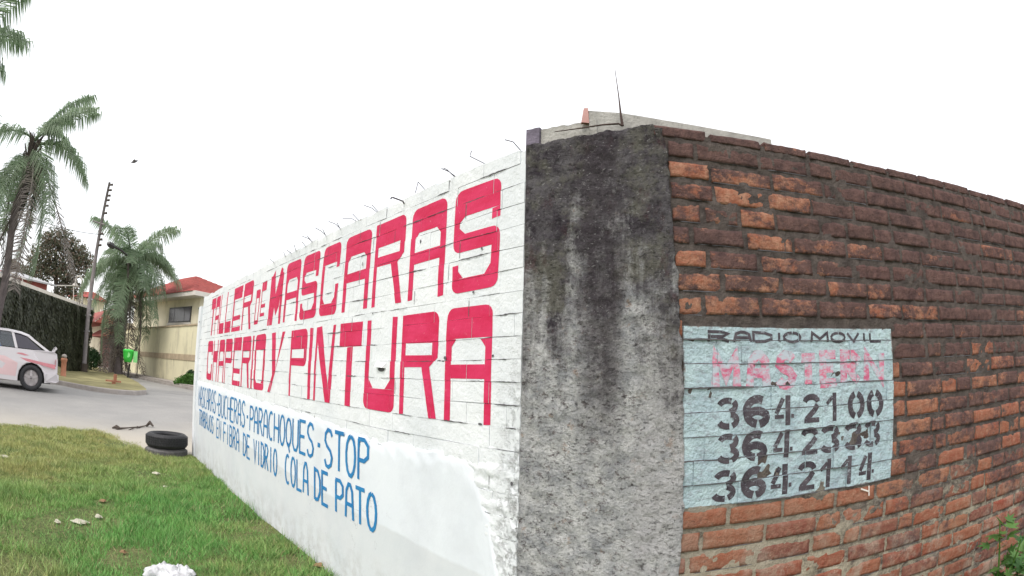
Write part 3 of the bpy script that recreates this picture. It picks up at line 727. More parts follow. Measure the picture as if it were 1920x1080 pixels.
# ------------------------------------------------------------------ the brick wall (right)
brick_wall = thing('brick_wall', 'sooty red brick wall carrying a pale blue painted panel of telephone numbers', 'wall', wr(1.5, 0))
TOPR = 2.222; jr = [2.18 - .083 * i for i in range(0, 28)]; jr = [j for j in jr if j > -.08][::-1]
rowsR = [(jr[i], jr[i + 1]) for i in range(len(jr) - 1)]
SG = (.036, 1.046, .8505, 1.480)      # panel in s, z
def in_sign(s, z): return SG[0] < s < SG[1] and SG[2] < z < SG[3]
LR = 4.6
def mort_d(s, z):
    base = -.0050 + .006 * nz(s * 7, z * 9) + .005 * nz(s * 24, z * 28, 4) + .003 * nz(s * 60, z * 60, 2)
    return base
V = []; F = []; ss = [.0 + 2.84 * i / 220 for i in range(221)] + [2.84 + (LR - 2.84) * i / 30 for i in range(1, 31)]; NZ = 150
for s in ss:
    for k in range(NZ + 1): z = -.15 + (TOPR - .02 + .15) * k / NZ; V.append(wr(s, z, mort_d(s, z)))
for i in range(len(ss) - 1):
    for k in range(NZ): a = i * (NZ + 1) + k; F.append((a, a + NZ + 1, a + NZ + 2, a + 1))
o_m = mesh('mortar', V, F, M['mortar'], brick_wall, True)
mb = MB(); wbox(mb, wr, .02, LR, -.2, TOPR - .03, -.24, -.03); mb.build('wall_core', M['wallcore'], brick_wall)
# flush painted mortar inside the panel
V = [wr(s, z, -.0042) for s, z in ((SG[0], SG[2]), (SG[1], SG[2]), (SG[1], SG[3]), (SG[0], SG[3]))]
mb = MB(); mb.add(V + [wr(s, z, -.02) for s, z in ((SG[0], SG[2]), (SG[1], SG[2]), (SG[1], SG[3]), (SG[0], SG[3]))], [(0, 1, 2, 3), (0, 4, 5, 1), (1, 5, 6, 2), (2, 6, 7, 3), (3, 7, 4, 0)])
mb.build('painted_panel_mortar', M['signbrick'], brick_wall)
paint_on('R', [(SG[0], SG[2]), (SG[1], SG[2]), (SG[1], SG[3]), (SG[0], SG[3])], -.0042, wr)
def brick_mesh(s0, s1, z0, z1, seed, top=False):
    """a worn brick: irregular outline, rounded arrises, chipped face"""
    rg = random.Random(seed); nx = 12 if s1 - s0 > .16 else 7; ny = 5
    erode = rg.uniform(.15, 1.0); V = []; F = []
    proud = rg.uniform(-.0035, .0025)
    for k in range(ny + 1):
        for i in range(nx + 1):
            u, v = i / nx, k / ny
            s = s0 + (s1 - s0) * u; z = z0 + (z1 - z0) * v
            eu = min(u, 1 - u) * (s1 - s0); ev = min(v, 1 - v) * (z1 - z0)
            if i in (0, nx): s += (1 if i == 0 else -1) * (.010 * abs(nz(seed * 1.3, v * 3, i)) + .001)
            if k in (0, ny): z += (1 if k == 0 else -1) * (.008 * erode * abs(nz(seed * .7, u * 4, k)) + .0035 * erode * abs(nz(seed * .7, u * 13, k)))
            if (i in (0, nx)) and (k in (0, ny)): z += (1 if k == 0 else -1) * .003 * abs(nz(seed, k)) * 2; s += (1 if i == 0 else -1) * .003 * abs(nz(seed, i)) * 2
            d = proud + .0035 * erode * nz(s * 25, z * 25, seed) + .0016 * nz(s * 70, z * 70, seed)
            if i in (0, nx) or k in (0, ny): d -= .0010 + .0035 * (k == ny)
            V.append((s, z, d))
    n0 = len(V)
    ring = [i for i in range(nx + 1)] + [k * (nx + 1) + nx for k in range(1, ny + 1)] + [ny * (nx + 1) + i for i in range(nx - 1, -1, -1)] + [k * (nx + 1) for k in range(ny - 1, 0, -1)]
    for k in range(ny):
        for i in range(nx): a = k * (nx + 1) + i; F.append((a, a + 1, a + nx + 2, a + nx + 1))
    back = -.10 if top else -.03
    for r_ in ring: V.append((V[r_][0], V[r_][1], back))
    for i in range(len(ring)): a, b = ring[i], ring[(i + 1) % len(ring)]; F.append((b, a, n0 + i, n0 + (i + 1) % len(ring)))
    return V, F
brs = []
for r_, (z0, z1) in enumerate(rowsR):
    rg = random.Random(900 + r_); s = -.10 + (rg.uniform(0, .05) if r_ % 2 else rg.uniform(.06, .16)) - .05
    while s < LR:
        l = .25 * rg.uniform(.88, 1.12) if rg.random() < .74 else .125 * rg.uniform(.75, 1.35)
        a = max(s, edge_r(z0) - .035, .004); b = min(s + l, LR)
        if b - a > .045: brs.append((a, b, z0, z1, r_))
        s += l
s = -.045
rg = random.Random(5)       # low top course, some bricks missing or broken
while s < LR:
    l = .24 * rg.uniform(.8, 1.05); h = rg.choice([.04, .043, .046, .036]); brs.append((s, min(s + l, LR), 2.1805, 2.1805 + h, 99)); s += l + (.012 if rg.random() < .3 else 0)
def shows(b):
    p = Vector(wr((b[0] + b[1]) / 2, (b[2] + b[3]) / 2)); return (p - Vector((0, 0, EYE))).length
brs.sort(key=shows); nb = 0; rest = MB(); crk = MB()
for (s0, s1, z0, z1, r_) in brs:
    seed = int(s0 * 977) + r_ * 131; rg = random.Random(seed)
    if z1 > SG[2] and z0 < SG[3] - .01 and s1 > SG[0] and s0 < SG[1] and z0 > SG[2] - .02:
        # split the brick where the paint stops
        pa = max(s0, SG[0]); pb = min(s1, SG[1])
        if pb - pa > .01:
            g = .0012; j = lambda a=.0012: rg.uniform(-a, a); d = rg.uniform(-.0025, .0065); zt = min(z1, SG[3])
            gs = rg.choice([.0002, .0004, .0014]); win = [(pa + gs, z0 + g + wob(pa, z0)), (pb - gs, z0 + g + wob(pb, z0)), (pb - gs, zt - g + wob(pb, z1)), (pa + gs, zt - g + wob(pa, z1))]
            if s0 < SG[0]: win[0] = (SG[0] + j(.004), win[0][1]); win[3] = (SG[0] + j(.004), win[3][1])
            if s1 > SG[1]: win[1] = (SG[1] + j(.002), win[1][1]); win[2] = (SG[1] + j(.002), win[2][1])
            V = [wr(p[0], p[1], d) for p in win] + [wr(p[0], p[1], -.02) for p in win]
            paint_on('R', win, d, wr)
            o = mesh('brick', V, [(0, 1, 2, 3), (1, 0, 4, 5), (2, 1, 5, 6), (3, 2, 6, 7), (0, 3, 7, 4)], [M['signbrick'], M['crack']], brick_wall, mids=[0, 1, 0, 0, 0]); nb += 1
            c0, c1 = pa, pb; n_ = 7; Vc = []; th = rg.uniform(.0022, .006)
            for k in range(n_ + 1):
                s = c0 + (c1 - c0) * k / n_; zc = z0 + wob(s, z0) + .0012 * nz(s * 40, z0)
                Vc += [wr(s, zc - th * (.3 + .9 * abs(nz(s * 50, z0))), d + .0022), wr(s, zc + th * (.3 + .9 * abs(nz(s * 45, 3, z0))), d + .0026)]
            if rg.random() < .9: crk.add(Vc, [(2 * k, 2 * k + 2, 2 * k + 3, 2 * k + 1) for k in range(n_)])
        for a, b in ((s0, SG[0]), (SG[1], s1)):
            if b - a > .03 and (b == SG[0] or a == SG[1]):
                V, F = brick_mesh(a + .003 * 0 + (.006 if a == s0 else 0), b - (.006 if b == s1 else 0), z0 + .008, z1 - .006, seed + 5)
                mesh('brick', [wr(*v) for v in V], F, M['brick'], brick_wall, True); nb += 1
        continue
    gj = rg.uniform(.005, .016); gz = rg.uniform(.004, .011) if r_ != 99 else .002; g2 = rg.uniform(.008, .017) if r_ != 99 else .0
    V, F = brick_mesh(s0 + gj * .7, s1 - gj * .6, z0 + gz * .7, z1 - g2, seed, r_ == 99)
    if nb < 299: mesh('brick', [wr(*v) for v in V], F, M['brick'], brick_wall, True); nb += 1
    else: rest.add([wr(*v) for v in V], F)
    if rg.random() < .75 and r_ != 99:      # dark strip painting the crack and the shadow under the brick
        n_ = 6; Vc = []; th = rg.uniform(.0016, .0042); c0 = s0 + .01 + rg.uniform(0, .05); c1 = s1 - .01
        for k in range(n_ + 1):
            s = c0 + (c1 - c0) * k / n_; zc = z0 + gz - .001 + .001 * nz(s * 30, z0); dd = -.0025
            Vc += [wr(s, zc - th * (.4 + .8 * abs(nz(s * 50, z0))), dd), wr(s, zc + .001, dd)]
        crk.add(Vc, [(2 * k, 2 * k + 2, 2 * k + 3, 2 * k + 1) for k in range(n_)])
tag(rest.build('far_bricks', M['brick'], brick_wall, True), kind='stuff')
tag(crk.build('joint_cracks', M['crack'], brick_wall), kind='stuff')  # joint cracks, with the painted under-brick shadow strips among them
mb = MB()
for pts in ([(1612, 916), (1627, 921)], [(1627, 910), (1627, 929)]):
    Q = []
    for px, py in pts: s, z = wallhit(px, py, PR, UR); Q.append((s, z))
    for q in strip(Q, .006): mb.add([wr(x, z, .008) for x, z in q], [(0, 1, 2, 3)])
mb.build('chalk_tick', M['trim'], brick_wall)
# write out the lettering
for g in LET:
    if not g['V']: continue
    par = brick_wall if g['wall'] == 'R' else white_wall
    me = mesh(g['name'], g['V'], g['F'], M[g['mat']], par)

# cement parapet of the shed behind the corner
parapet = thing('cement_parapet', 'low grey cement ridge with a pink clay end showing over the corner pillar', 'parapet', (.6, 2.05, 1.9))
PB = PR + NR * -.16
def wb(s, z, d=0.0): return (PB.x + UR.x * s + NR.x * d, PB.y + UR.y * s + NR.y * d, z)
pr = [wallhit(px, py, PB, UR) for px, py in ((1104, 204), (1165, 208), (1250, 222), (1350, 240), (1445, 258))]
V = []; F = []
for s, z in pr:
    z2 = z + .004 * nz(s * 20); V += [wb(s, 2.16, 0), wb(s, z2 - .01, 0), wb(s, z2, -.015), wb(s, z2, -.16), wb(s, 2.16, -.16)]
for i in range(len(pr) - 1):
    for k in range(5): F.append((i * 5 + k, (i + 1) * 5 + k, (i + 1) * 5 + (k + 1) % 5, i * 5 + (k + 1) % 5))
F += [(0, 1, 2, 3, 4), (24, 23, 22, 21, 20)]
mesh('ridge', V, F, M['conc'], parapet)
s0, zt = wallhit(1095, 205, PB, UR); s1, zb = wallhit(1092, 226, PB, UR)
mb = MB(); mb.add([wb(s1 - .004, 2.285, .004), wb(s1 - .002, zb, .004), wb(s0, zt + .004, .004), wb(s0 + .016, zt + .006, .004), wb(s0 + .018, 2.285, .004), wb(s1 - .004, 2.285, -.012), wb(s1 - .002, zb, -.012), wb(s0, zt + .004, -.012), wb(s0 + .016, zt + .006, -.012), wb(s0 + .018, 2.285, -.012)],
                  [(0, 1, 2, 3, 4), (9, 8, 7, 6, 5), (0, 5, 6, 1), (1, 6, 7, 2), (2, 7, 8, 3), (3, 8, 9, 4)]); mb.build('clay_end_tile', M['clay'], parapet)

# ------------------------------------------------------------------ ground, road, verge
def sheet(name, xs, ys, zf, mat, keep=None, kind='structure'):
    V = []; F = []
    for y in ys:
        for x in xs: V.append((x, y, zf(x, y)))
    n = len(xs)
    for j in range(len(ys) - 1):
        for i in range(n - 1):
            cx, cy = (xs[i] + xs[i + 1]) / 2, (ys[j] + ys[j + 1]) / 2
            if keep and not keep(cx, cy): continue
            a = j * n + i; F.append((a, a + 1, a + n + 1, a + n))
    return tag(mesh(name, V, F, mat, None, True), kind=kind)
def span(a, b, n): return [a + (b - a) * i / n for i in range(n + 1)]
gx = [-400, -200, -100] + span(-60, -14, 23) + span(-13.5, 4, 175) + span(5, 30, 10) + [100, 400]
gy = [-60, -20] + span(-6, 1, 10) + span(1.1, 14, 129) + span(14.5, 60, 30) + [100, 200, 400]
UPP = UL; ALO = Vector((.882, .471))        # road runs along ALO, away from the camera is UL
def verge_edge(x, y):       # >0 on the road side of the near lawn
    # lawn edge through measured points
    t = x * UL.x + y * UL.y; a = x * ALO.x + y * ALO.y
    e = 8.25 + .35 * math.exp(-((a + 2.9) / 1.6) ** 2) + (1.15 if a > -3.6 else 1.15 * math.exp(-((a + 3.6) / 1.2) ** 2)) * 0.9 + .10 * nz(a * 1.3) + .05 * nz(a * 5)
    if a > -2.4: e -= min(1.3, (a + 2.4) * 1.1)
    return t - e
def gz_(x, y):
    z = lift(x, y)
    e = verge_edge(x, y); k = min(1, max(0, (e + .35) / .6))
    z += (1 - k) * (.018 * nz(x * .9, y * .9) + .012 * nz(x * 3, y * 3) + .022) + k * -.045 + .012 * nz(x * 4, y * 4, 6) * (1 if abs(e) < .6 else .3)
    return z - .01
sheet('ground', gx, gy, gz_, M['soil'])
rx = span(-70, -16, 36) + span(-15.8, 6, 110); ry = span(3, 20, 86) + span(20.5, 80, 40)
sheet('road', rx, ry, lambda x, y: lift(x, y) + .004, M['road'], lambda x, y: verge_edge(x, y) > -.5 and (x * NL.x + y * NL.y) > (PL.x * NL.x + PL.y * NL.y) - 9)

# far island verge: polar patch with a kerb; rises to the left towards the ivy wall
kerb_px = [(-40, 708), (0, 712), (60, 717), (110, 722), (150, 730), (180, 735), (220, 740), (255, 742), (274, 740)]
back_px = [(274, 738), (262, 725), (240, 712), (222, 702), (205, 697), (180, 690)]
kf = [ground_at(*p) for p in kerb_px]; kb = [ground_at(*p) for p in back_px]
def azd(p): return math.atan2(p.x, p.y), math.hypot(p.x, p.y)
def interp(P, a):
    for (a0, d0), (a1, d1) in zip(P, P[1:]):
        if a0 <= a <= a1: return d0 + (d1 - d0) * (a - a0) / (a1 - a0 + 1e-9)
    return P[0][1] if a < P[0][0] else P[-1][1]
front = [azd(p) for p in kf]; rear = sorted([azd(p) for p in kb])
rear = [(rear[0][0] - .25, 46), (rear[0][0] - .02, rear[0][1] + 1)] + rear
def island_z(a, d):
    hz = .38
    left = min(max((R(-47.0) - a) / R(2.2), 0), 1); up = min(max((d - interp(front, a)) / 12, 0), 1)
    return hz + left * up * up * (3 - 2 * up) * .66 + .03 * nz(a * 60, d * .5)
A = []; a0, a1 = front[0][0], front[-1][0]; NAa, ND = 60, 24
V = []; F = []
for i in range(NAa + 1):
    a = a0 + (a1 - a0) * i / NAa; f = interp(front, a); b = max(interp(rear, a), f + .05)
    for k in range(ND + 1): d = f + .16 + (b - f - .16) * k / ND if b - f > .3 else f + .16 + .01 * k; z = island_z(a, d); V.append((math.sin(a) * d, math.cos(a) * d, z if k < ND or b > 45 else z - .25))
for i in range(NAa):
    for k in range(ND): q = i * (ND + 1) + k; F.append((q, q + ND + 1, q + ND + 2, q + 1))
tag(mesh('verge', V, F, M['drygrass'], None, True), kind='structure')
mb = MB()
for i in range(NAa):
    aa = [a0 + (a1 - a0) * q / NAa for q in (i, i + 1)]; P = []
    for a in aa:
        f = interp(front, a)
        for dd, z in ((0, .2), (0.0, .365), (.03, .385), (.17, .385), (.17, .2)): P.append((math.sin(a) * (f + dd), math.cos(a) * (f + dd), z))
    mb.add(P, [(k, k + 5, k + 6, k + 1) for k in range(4)])
tag(mb.build('kerb', M['kerb'], None), kind='structure')

# ------------------------------------------------------------------ grass of the near lawn
rs = np.random.RandomState(3)
def grass_mesh(name, N, mat, inside, hmin, hmax, wid, zfun, box_, lean=.6, tufty=1.0):
    x0, x1, y0, y1 = box_; P = []
    X = rs.uniform(x0, x1, N * 3); Y = rs.uniform(y0, y1, N * 3)
    V = np.zeros((N * 3, 3, 3)); c = 0
    for x, y in zip(X, Y):
        if c >= N: break
        g = inside(x, y)
        if g <= 0 or rs.rand() > g: continue
        d = math.hypot(x, y)
        if rs.rand() > min(1, 1.5 - d / 9): continue
        f = (.45 + .9 * abs(nz(x * 2.1, y * 2.1, 3)) + .7 * abs(nz(x * 6, y * 6, 9))); h = rs.uniform(hmin, hmax) * f * tufty * (.6 + 1.1 * max(0, nz(x * 1.3, y * 1.3, 8) + .35))
        a = rs.uniform(0, 6.283); wv = wid * rs.uniform(.7, 1.4) * (.6 + d * .13); la = rs.uniform(0, 6.283); l = h * lean * rs.uniform(.3, 1.6)
        z = zfun(x, y)
        V[c, 0] = (x - math.cos(a) * wv, y - math.sin(a) * wv, z - .01); V[c, 1] = (x + math.cos(a) * wv, y + math.sin(a) * wv, z - .01)
        V[c, 2] = (x + math.cos(la) * l, y + math.sin(la) * l, z + h); c += 1
    V = V[:c]; me = bpy.data.meshes.new(name); me.vertices.add(c * 3); me.vertices.foreach_set('co', V.reshape(-1))
    me.loops.add(c * 3); me.loops.foreach_set('vertex_index', np.arange(c * 3, dtype=np.int32)); me.polygons.add(c)
    me.polygons.foreach_set('loop_start', np.arange(0, c * 3, 3, dtype=np.int32))
    me.update(calc_edges=True); me.materials.append(mat); o = bpy.data.objects.new(name, me); COL.objects.link(o); return o
def wall_gap(x, y): return (x - PL.x) * NL.x + (y - PL.y) * NL.y     # metres in front of the white wall
BARE = [(ground_at(*q)[0], ground_at(*q)[1], r_) for *q, r_ in ((150, 985, .34), (60, 1010, .3), (230, 1050, .2), (290, 893, .22), (195, 945, .12), (590, 1058, .22), (40, 1070, .3), (310, 918, .15))]
def lawn(x, y):
    e = verge_edge(x, y); q = wall_gap(x, y)
    if q < .03: return 0
    e += .25 * nz(x * 4, y * 4)
    if e > .30: return 0
    if e > -.25: return .06 + .9 * ((.30 - e) / .55) ** 2
    bare = nz(x * .8, y * .8, 11) + .5 * nz(x * 2.3, y * 2.3, 4)
    for bx, by, br_ in BARE:
        if math.hypot(x - bx, y - by) < br_ * (1 + .5 * nz(x * 5, y * 5)): return .22
    return .3 if bare > .42 else 1
go = grass_mesh('grass', 300000, M['grass'], lawn, .03, .075, .0026, gz_, (-9.5, .6, .6, 8.6), .9)
tag(go, 'short green lawn grass growing up to the foot of the white wall', None, None, 'stuff')
def edge_tufts(x, y):
    q = wall_gap(x, y); return 1 if .02 < q < .10 + .10 * nz(x * 2, y * 2) and verge_edge(x, y) < -.1 else 0
go = grass_mesh('tall_grass', 6500, M['grass'], edge_tufts, .05, .12, .003, gz_, (-5.5, .2, 1.4, 8), .35); tag(go, kind='stuff')

# litter
def crumple(name, label, cat, px, py, w_, h_, mat, seed, n=9, group=None):
    p = ground_at(px, py); V = []; F = []
    for j in range(n):
        for i in range(n):
            u, v = i / (n - 1) - .5, j / (n - 1) - .5; x = p.x + w_ * u * (1 + .5 * nz(seed, v * 3)); y = p.y + w_ * .8 * v * (1 + .5 * nz(seed + 3, u * 3))
            V.append((x + .03 * nz(u * 4, v * 4, seed), y, gz_(x, y) + .015 + h_ * max(0, (1 - 2.0 * max(abs(u), abs(v)))) ** .5 * (.40 + 1.0 * abs(nz(u * 6, v * 6, seed + 9)) + .22 * abs(nz(u * 17, v * 17, seed)))))
    for j in range(n - 1):
        for i in range(n - 1): F.append((j * n + i, j * n + i + 1, (j + 1) * n + i + 1, (j + 1) * n + i))
    o = mesh(name, [(v[0] - p.x, v[1] - p.y, v[2] - p.z) for v in V], F, mat, None, False); o.location = p
    return tag(o, label, cat, group)
crumple('plastic_bag', 'crumpled white plastic bag lying in the grass near the bottom edge', 'bag', 320, 1086, .28, .085, M['plastic'], 3, 23)
for px, py, w_, lb in ((292, 893, .11, 'pale scrap of paper in the middle of the lawn, in line with the tyres'), (150, 985, .17, 'largest torn paper scrap, on the bare patch at the lower left of the lawn'),
                       (185, 975, .07, 'small paper scrap just right of the torn one on the bare patch'), (8, 860, .14, 'off-white paper sheet at the left border of the lawn'), (108, 986, .06, 'tiny paper scrap left of the torn one on the bare patch'),
                       (310, 918, .06, 'small pale scrap below the paper in the middle of the lawn'), (60, 870, .05, 'small white scrap near the left border of the lawn')):
    crumple('paper_scrap', lb, 'litter', px, py, w_ * .75, .035, M['paper'], px * .1, 7, 'paper scraps on the lawn')
for px, py, w_, lb in ((600, 1068, .10, 'curled brown leaf at the foot of the white wall'), (193, 945, .10, 'brown dead leaf on the lawn above the torn paper'), (232, 1040, .06, 'brown dead leaf left of the plastic bag')):
    crumple('dead_leaf', lb, 'leaf', px, py, w_ * .7, .025, M['deadleaf'], px * .2, 6, 'dead leaves on the lawn')

# ------------------------------------------------------------------ two old tyres
def tyre(loc, label, mat, rot=0):
    t = thing('tyre', label, 'tyre', loc, rot, 'old tyres beside the white wall')
    H = .19; Ro = .305; Ri = .185
    prof = [(Ri, .035), (Ri + .012, .012), (Ri + .045, .002), (Ro - .03, .004), (Ro - .008, .022), (Ro, .05), (Ro + .002, H / 2), (Ro, H - .05), (Ro - .008, H - .022), (Ro - .03, H - .004), (Ri + .045, H - .002), (Ri + .012, H - .012), (Ri, H - .035), (Ri + .006, H - .05)]
    mb = MB(); mb.lathe(prof, n=44); mb.lathe([(Ri + .006, H - .05), (Ri + .05, H - .06), (Ri + .085, H / 2), (Ri + .05, .06), (Ri + .006, .05), (Ri, .035)], n=44)
    mb.build('carcass', mat, t, True, False)
    mb = MB()
    for k in range(48):        # tread blocks
        a = 2 * math.pi * k / 48
        for zz, da in ((.045, 0), (.075, .03), (.105, 0), (.135, .03)):
            a0_, a1_ = a + da, a + da + .095; V = []
            for z in (zz, zz + .024):
                for rr in (Ro - .004, Ro + .007):
                    for an in (a0_, a1_): V.append((rr * math.cos(an), rr * math.sin(an), z))
            mb.add(V, [(2, 3, 7, 6), (0, 2, 6, 4), (1, 5, 7, 3), (4, 6, 7, 5), (0, 1, 3, 2)])
    mb.build('tread', mat, t, False, False)
    mb = MB()
    for q in (.215, .262): mb.lathe([(q - .004, H - .003), (q - .002, H + .001), (q + .002, H + .001), (q + .004, H - .003)], n=40)
    mb.build('sidewall_rings', mat, t, True, False)
    return t
tp = ground_at(312, 852)
tyre((tp.x, tp.y, gz_(tp.x, tp.y) - .075), 'dusty grey tyre half sunk in the grass under the black one', M['rubber_dusty'])
t2 = tyre((tp.x + .012, tp.y - .01, gz_(tp.x, tp.y) + .117), 'black tyre lying flat on top of the other tyre', M['rubber'], .5)
for o in t2.children: pass
# fallen twig beside the tyres
mb = MB(); pts = [ground_at(218, 806), ground_at(240, 807), ground_at(262, 803), ground_at(278, 801)]
mb.tube([p + Vector((0, .03 * (i % 2), .02 + .02 * (i % 2))) for i, p in enumerate(pts)], [.022, .012, .015, .008], 6)
mb.tube([pts[0] + Vector((-.10, 0, .02)), pts[0] + Vector((-.02, .03, .05)), pts[0] + Vector((.06, .05, .03))], [.012, .035, .015], 6)
mb.tube([pts[1], pts[1] + Vector((.10, .12, .06))], [.010, .004], 5); mb.tube([pts[2], pts[2] + Vector((.05, -.14, .05))], [.010, .004], 5)
mb.tube([pts[3] + Vector((-.05, 0, .01)), pts[3] + Vector((.04, 0, .09)), pts[3] + Vector((.12, 0, .03))], [.02, .035, .015], 6)
tag(mb.build('fallen_branch', M['barkdark'], None), 'dark broken branch lying on the road edge left of the tyres', 'branch')

# ------------------------------------------------------------------ leafy plant at the right border
plant = thing('leafy_plant', 'green plant with lobed leaves growing at the foot of the brick wall', 'plant', (2.24, 1.60, 0))
def lobed(n=5):
    V = [(0, 0, 0)]; out = []
    for k in range(n):
        a = R(-70 + 140 * k / (n - 1)) ; L_ = [.62, .85, 1.0, .85, .62][k]
        a2 = a - R(16); out.append((math.sin(a2) * L_ * .55, math.cos(a2) * L_ * .55 + .05)); out.append((math.sin(a) * L_, math.cos(a) * L_)); a2 = a + R(14); out.append((math.sin(a2) * L_ * .58, math.cos(a2) * L_ * .58 + .05))
    V += [(x, y, -.12 * (x * x + y * y)) for x, y in out]
    return V, [(0, i, i + 1) for i in range(1, len(out))]
LV, LF = lobed(); lme = bpy.data.meshes.new('leaf'); lme.from_pydata(LV, [], LF); lme.materials.append(M['plant'])
rg = random.Random(8); mbst = MB()
stems = []
for k in range(11):
    a = rg.uniform(0, 6.28); base = Vector((2.24 + .06 * math.cos(a), 1.60 + .05 * math.sin(a), 0)); h = rg.uniform(.22, .60); tip = base + Vector((rg.uniform(-.16, .5), rg.uniform(-.22, .10), h))
    mid = base.lerp(tip, .5) + Vector((0, 0, .08)); mbst.tube([base, mid, tip], [.006, .005, .003], 5); stems.append((base, mid, tip))
mbst.build('stem', M['bush'], plant)
for k in range(190):
    b_, m_, t_ = rg.choice(stems); f = rg.uniform(.25, 1); p = (b_.lerp(m_, f * 2) if f < .5 else m_.lerp(t_, f * 2 - 1)) + Vector((rg.uniform(-.07, .07), rg.uniform(-.07, .05), rg.uniform(-.03, .03)))
    o = bpy.data.objects.new('leaf', lme); COL.objects.link(o); o.parent = plant; o.location = p - plant.location
    sc_l = rg.uniform(.05, .095); o.scale = (sc_l,) * 3; o.rotation_euler = (rg.uniform(-.2, 1.1), rg.uniform(-.4, .4), rg.uniform(0, 6.28))

# ------------------------------------------------------------------ foliage helpers
def leaf_cloud(N, blobs, size, seed, flat=.0):
    rg = np.random.RandomState(seed); V = []; F = []
    wts = np.array([b[3] ** 2 for b in blobs]); wts = wts / wts.sum(); idx = rg.choice(len(blobs), N, p=wts)
    for q in idx:
        bx, by, bz, br_ = blobs[q][:4]; sq = blobs[q][4] if len(blobs[q]) > 4 else .8
        d = rg.normal(size=3); d /= np.linalg.norm(d); r = br_ * (rg.rand() ** .35)
        c = np.array([bx, by, bz]) + d * r * np.array([1, 1, sq]) + rg.normal(size=3) * br_ * .06
        u = rg.normal(size=3); u /= np.linalg.norm(u); v = np.cross(u, rg.normal(size=3)); v /= np.linalg.norm(v) + 1e-9
        s = size * rg.uniform(.6, 1.5); k = len(V)
        V += [tuple(c - u * s), tuple(c + v * s * .45), tuple(c + u * s), tuple(c - v * s * .45)]; F.append((k, k + 1, k + 2, k + 3))
    return V, F
def branchy(mb, base, top, r0, seed, n=7, spread=1.2):
    rg = random.Random(seed); base = Vector(base); top = Vector(top); P = [base.lerp(top, i / 5) + Vector((nz(seed, i) * .15, nz(seed + 5, i) * .15, 0)) for i in range(6)]
    mb.tube(P, [r0 * (1 - .13 * i) for i in range(6)], 8)
    for k in range(n):
        q = P[rg.randint(2, 5)]; a = rg.uniform(0, 6.28); l = spread * rg.uniform(.6, 1.2)
        e = q + Vector((math.cos(a) * l, math.sin(a) * l, l * rg.uniform(.2, 1.1))); mb.tube([q, q.lerp(e, .5) + Vector((0, 0, .1 * l)), e], [r0 * .4, r0 * .28, r0 * .12], 5)
# palm fronds: shared meshes of a curved midrib with hanging leaflets
def frond_mesh(name, L_, rise, droop, leaf, mat, seed, dens=38, hang=.75):
    rg = random.Random(seed); mb = MB(); P = []
    for i in range(15):
        t = i / 14; P.append(Vector((L_ * (t - .12 * t * t * droop), 0, L_ * (rise * t - droop * t * t * .62))))
    mb.tube(P, [.014 * (1 - t / 15) + .003 for t in range(15)], 4)
    for k in range(dens):
        if rg.random() < .14: continue
        t = .1 + .9 * k / dens; i = min(13, int(t * 14)); p = P[i].lerp(P[i + 1], t * 14 - i); dx = (P[i + 1] - P[i]).normalized()
        ll = leaf * (.55 + 1.0 * math.sin(math.pi * min(1, t * .8 + .12))) * rg.uniform(.8, 1.15)
        for sd in (1, -1):
            for q in range(3):
                tw = rg.uniform(-.25, .45); dr = (dx * (.4 + .2 * rg.random()) + Vector((0, sd * (.95 - .25 * q), tw * .5))).normalized()
                a = p + dx * .02 * q; m_ = a + dr * ll * .5; e = m_ + (dr * (1 - hang) + Vector((0, 0, -hang))).normalized() * ll * .62
                wv = Vector((dx.x, dx.y, dx.z)) * (.0048 + .0035 * rg.random()); n0 = len(mb.V)
                mb.V += [tuple(a - wv), tuple(a + wv), tuple(m_ + wv * 1.2), tuple(m_ - wv * 1.2), tuple(e)]; mb.F += [(n0, n0 + 1, n0 + 2, n0 + 3), (n0 + 3, n0 + 2, n0 + 4)]; mb.M += [0, 0]
    me = bpy.data.meshes.new(name); me.from_pydata(mb.V, [], mb.F); me.materials.append(mat); return me
def palm(label, base, crown, r0, Lf, specs, seed, group, swell=None):
    """specs: list of (azimuth deg, kind)"""
    base = Vector(base); crown = Vector(crown); t = thing('palm_tree', label, 'palm tree', base, 0, group)
    P = [base.lerp(crown, i / 12) + Vector((.12 * nz(seed, i * .3), .12 * nz(seed + 3, i * .3), 0)) for i in range(13)]; P[0] = base - Vector((0, 0, .3)); P[-1] = crown
    rr = [r0 * (1.25 if i == 0 else 1.0 + .06 * nz(i * 2.2, seed)) * (1 - .015 * i) for i in range(13)]
    if swell: rr = [r * (1 + swell[1] * math.exp(-((i - swell[0]) / .8) ** 2)) for i, r in enumerate(rr)]
    mb = MB(); mb.tube(P, rr, 10); mb.build('trunk', M['bark'], t, True)
    mb = MB()       # old leaf bases under the crown
    rg = random.Random(seed)
    for k in range(26):
        a = rg.uniform(0, 6.28); z = crown.z - rg.uniform(0, 1.1); d = Vector((math.cos(a), math.sin(a), 0)); q = crown.lerp(base, (crown.z - z) / (crown.z - base.z))
        mb.tube([Vector((q.x, q.y, z)) + d * r0 * .7, Vector((q.x, q.y, z)) + d * r0 * 2.3 + Vector((0, 0, .45))], [.06, .02], 4)
    mb.build('leaf_bases', M['barkdark'], t)
    for i, (az, kind, tilt) in enumerate(specs):
        me = FR[kind][i % len(FR[kind])]; o = bpy.data.objects.new('frond', me); COL.objects.link(o); o.parent = t
        o.location = crown - base + Vector((0, 0, rg.uniform(-.1, .15) - (.35 if kind in ('dead', 'hang') else 0))); o.rotation_euler = (rg.uniform(-.25, .25), R(-tilt), R(az)); o.scale = (Lf * rg.uniform(.88, 1.12),) * 3
    return t
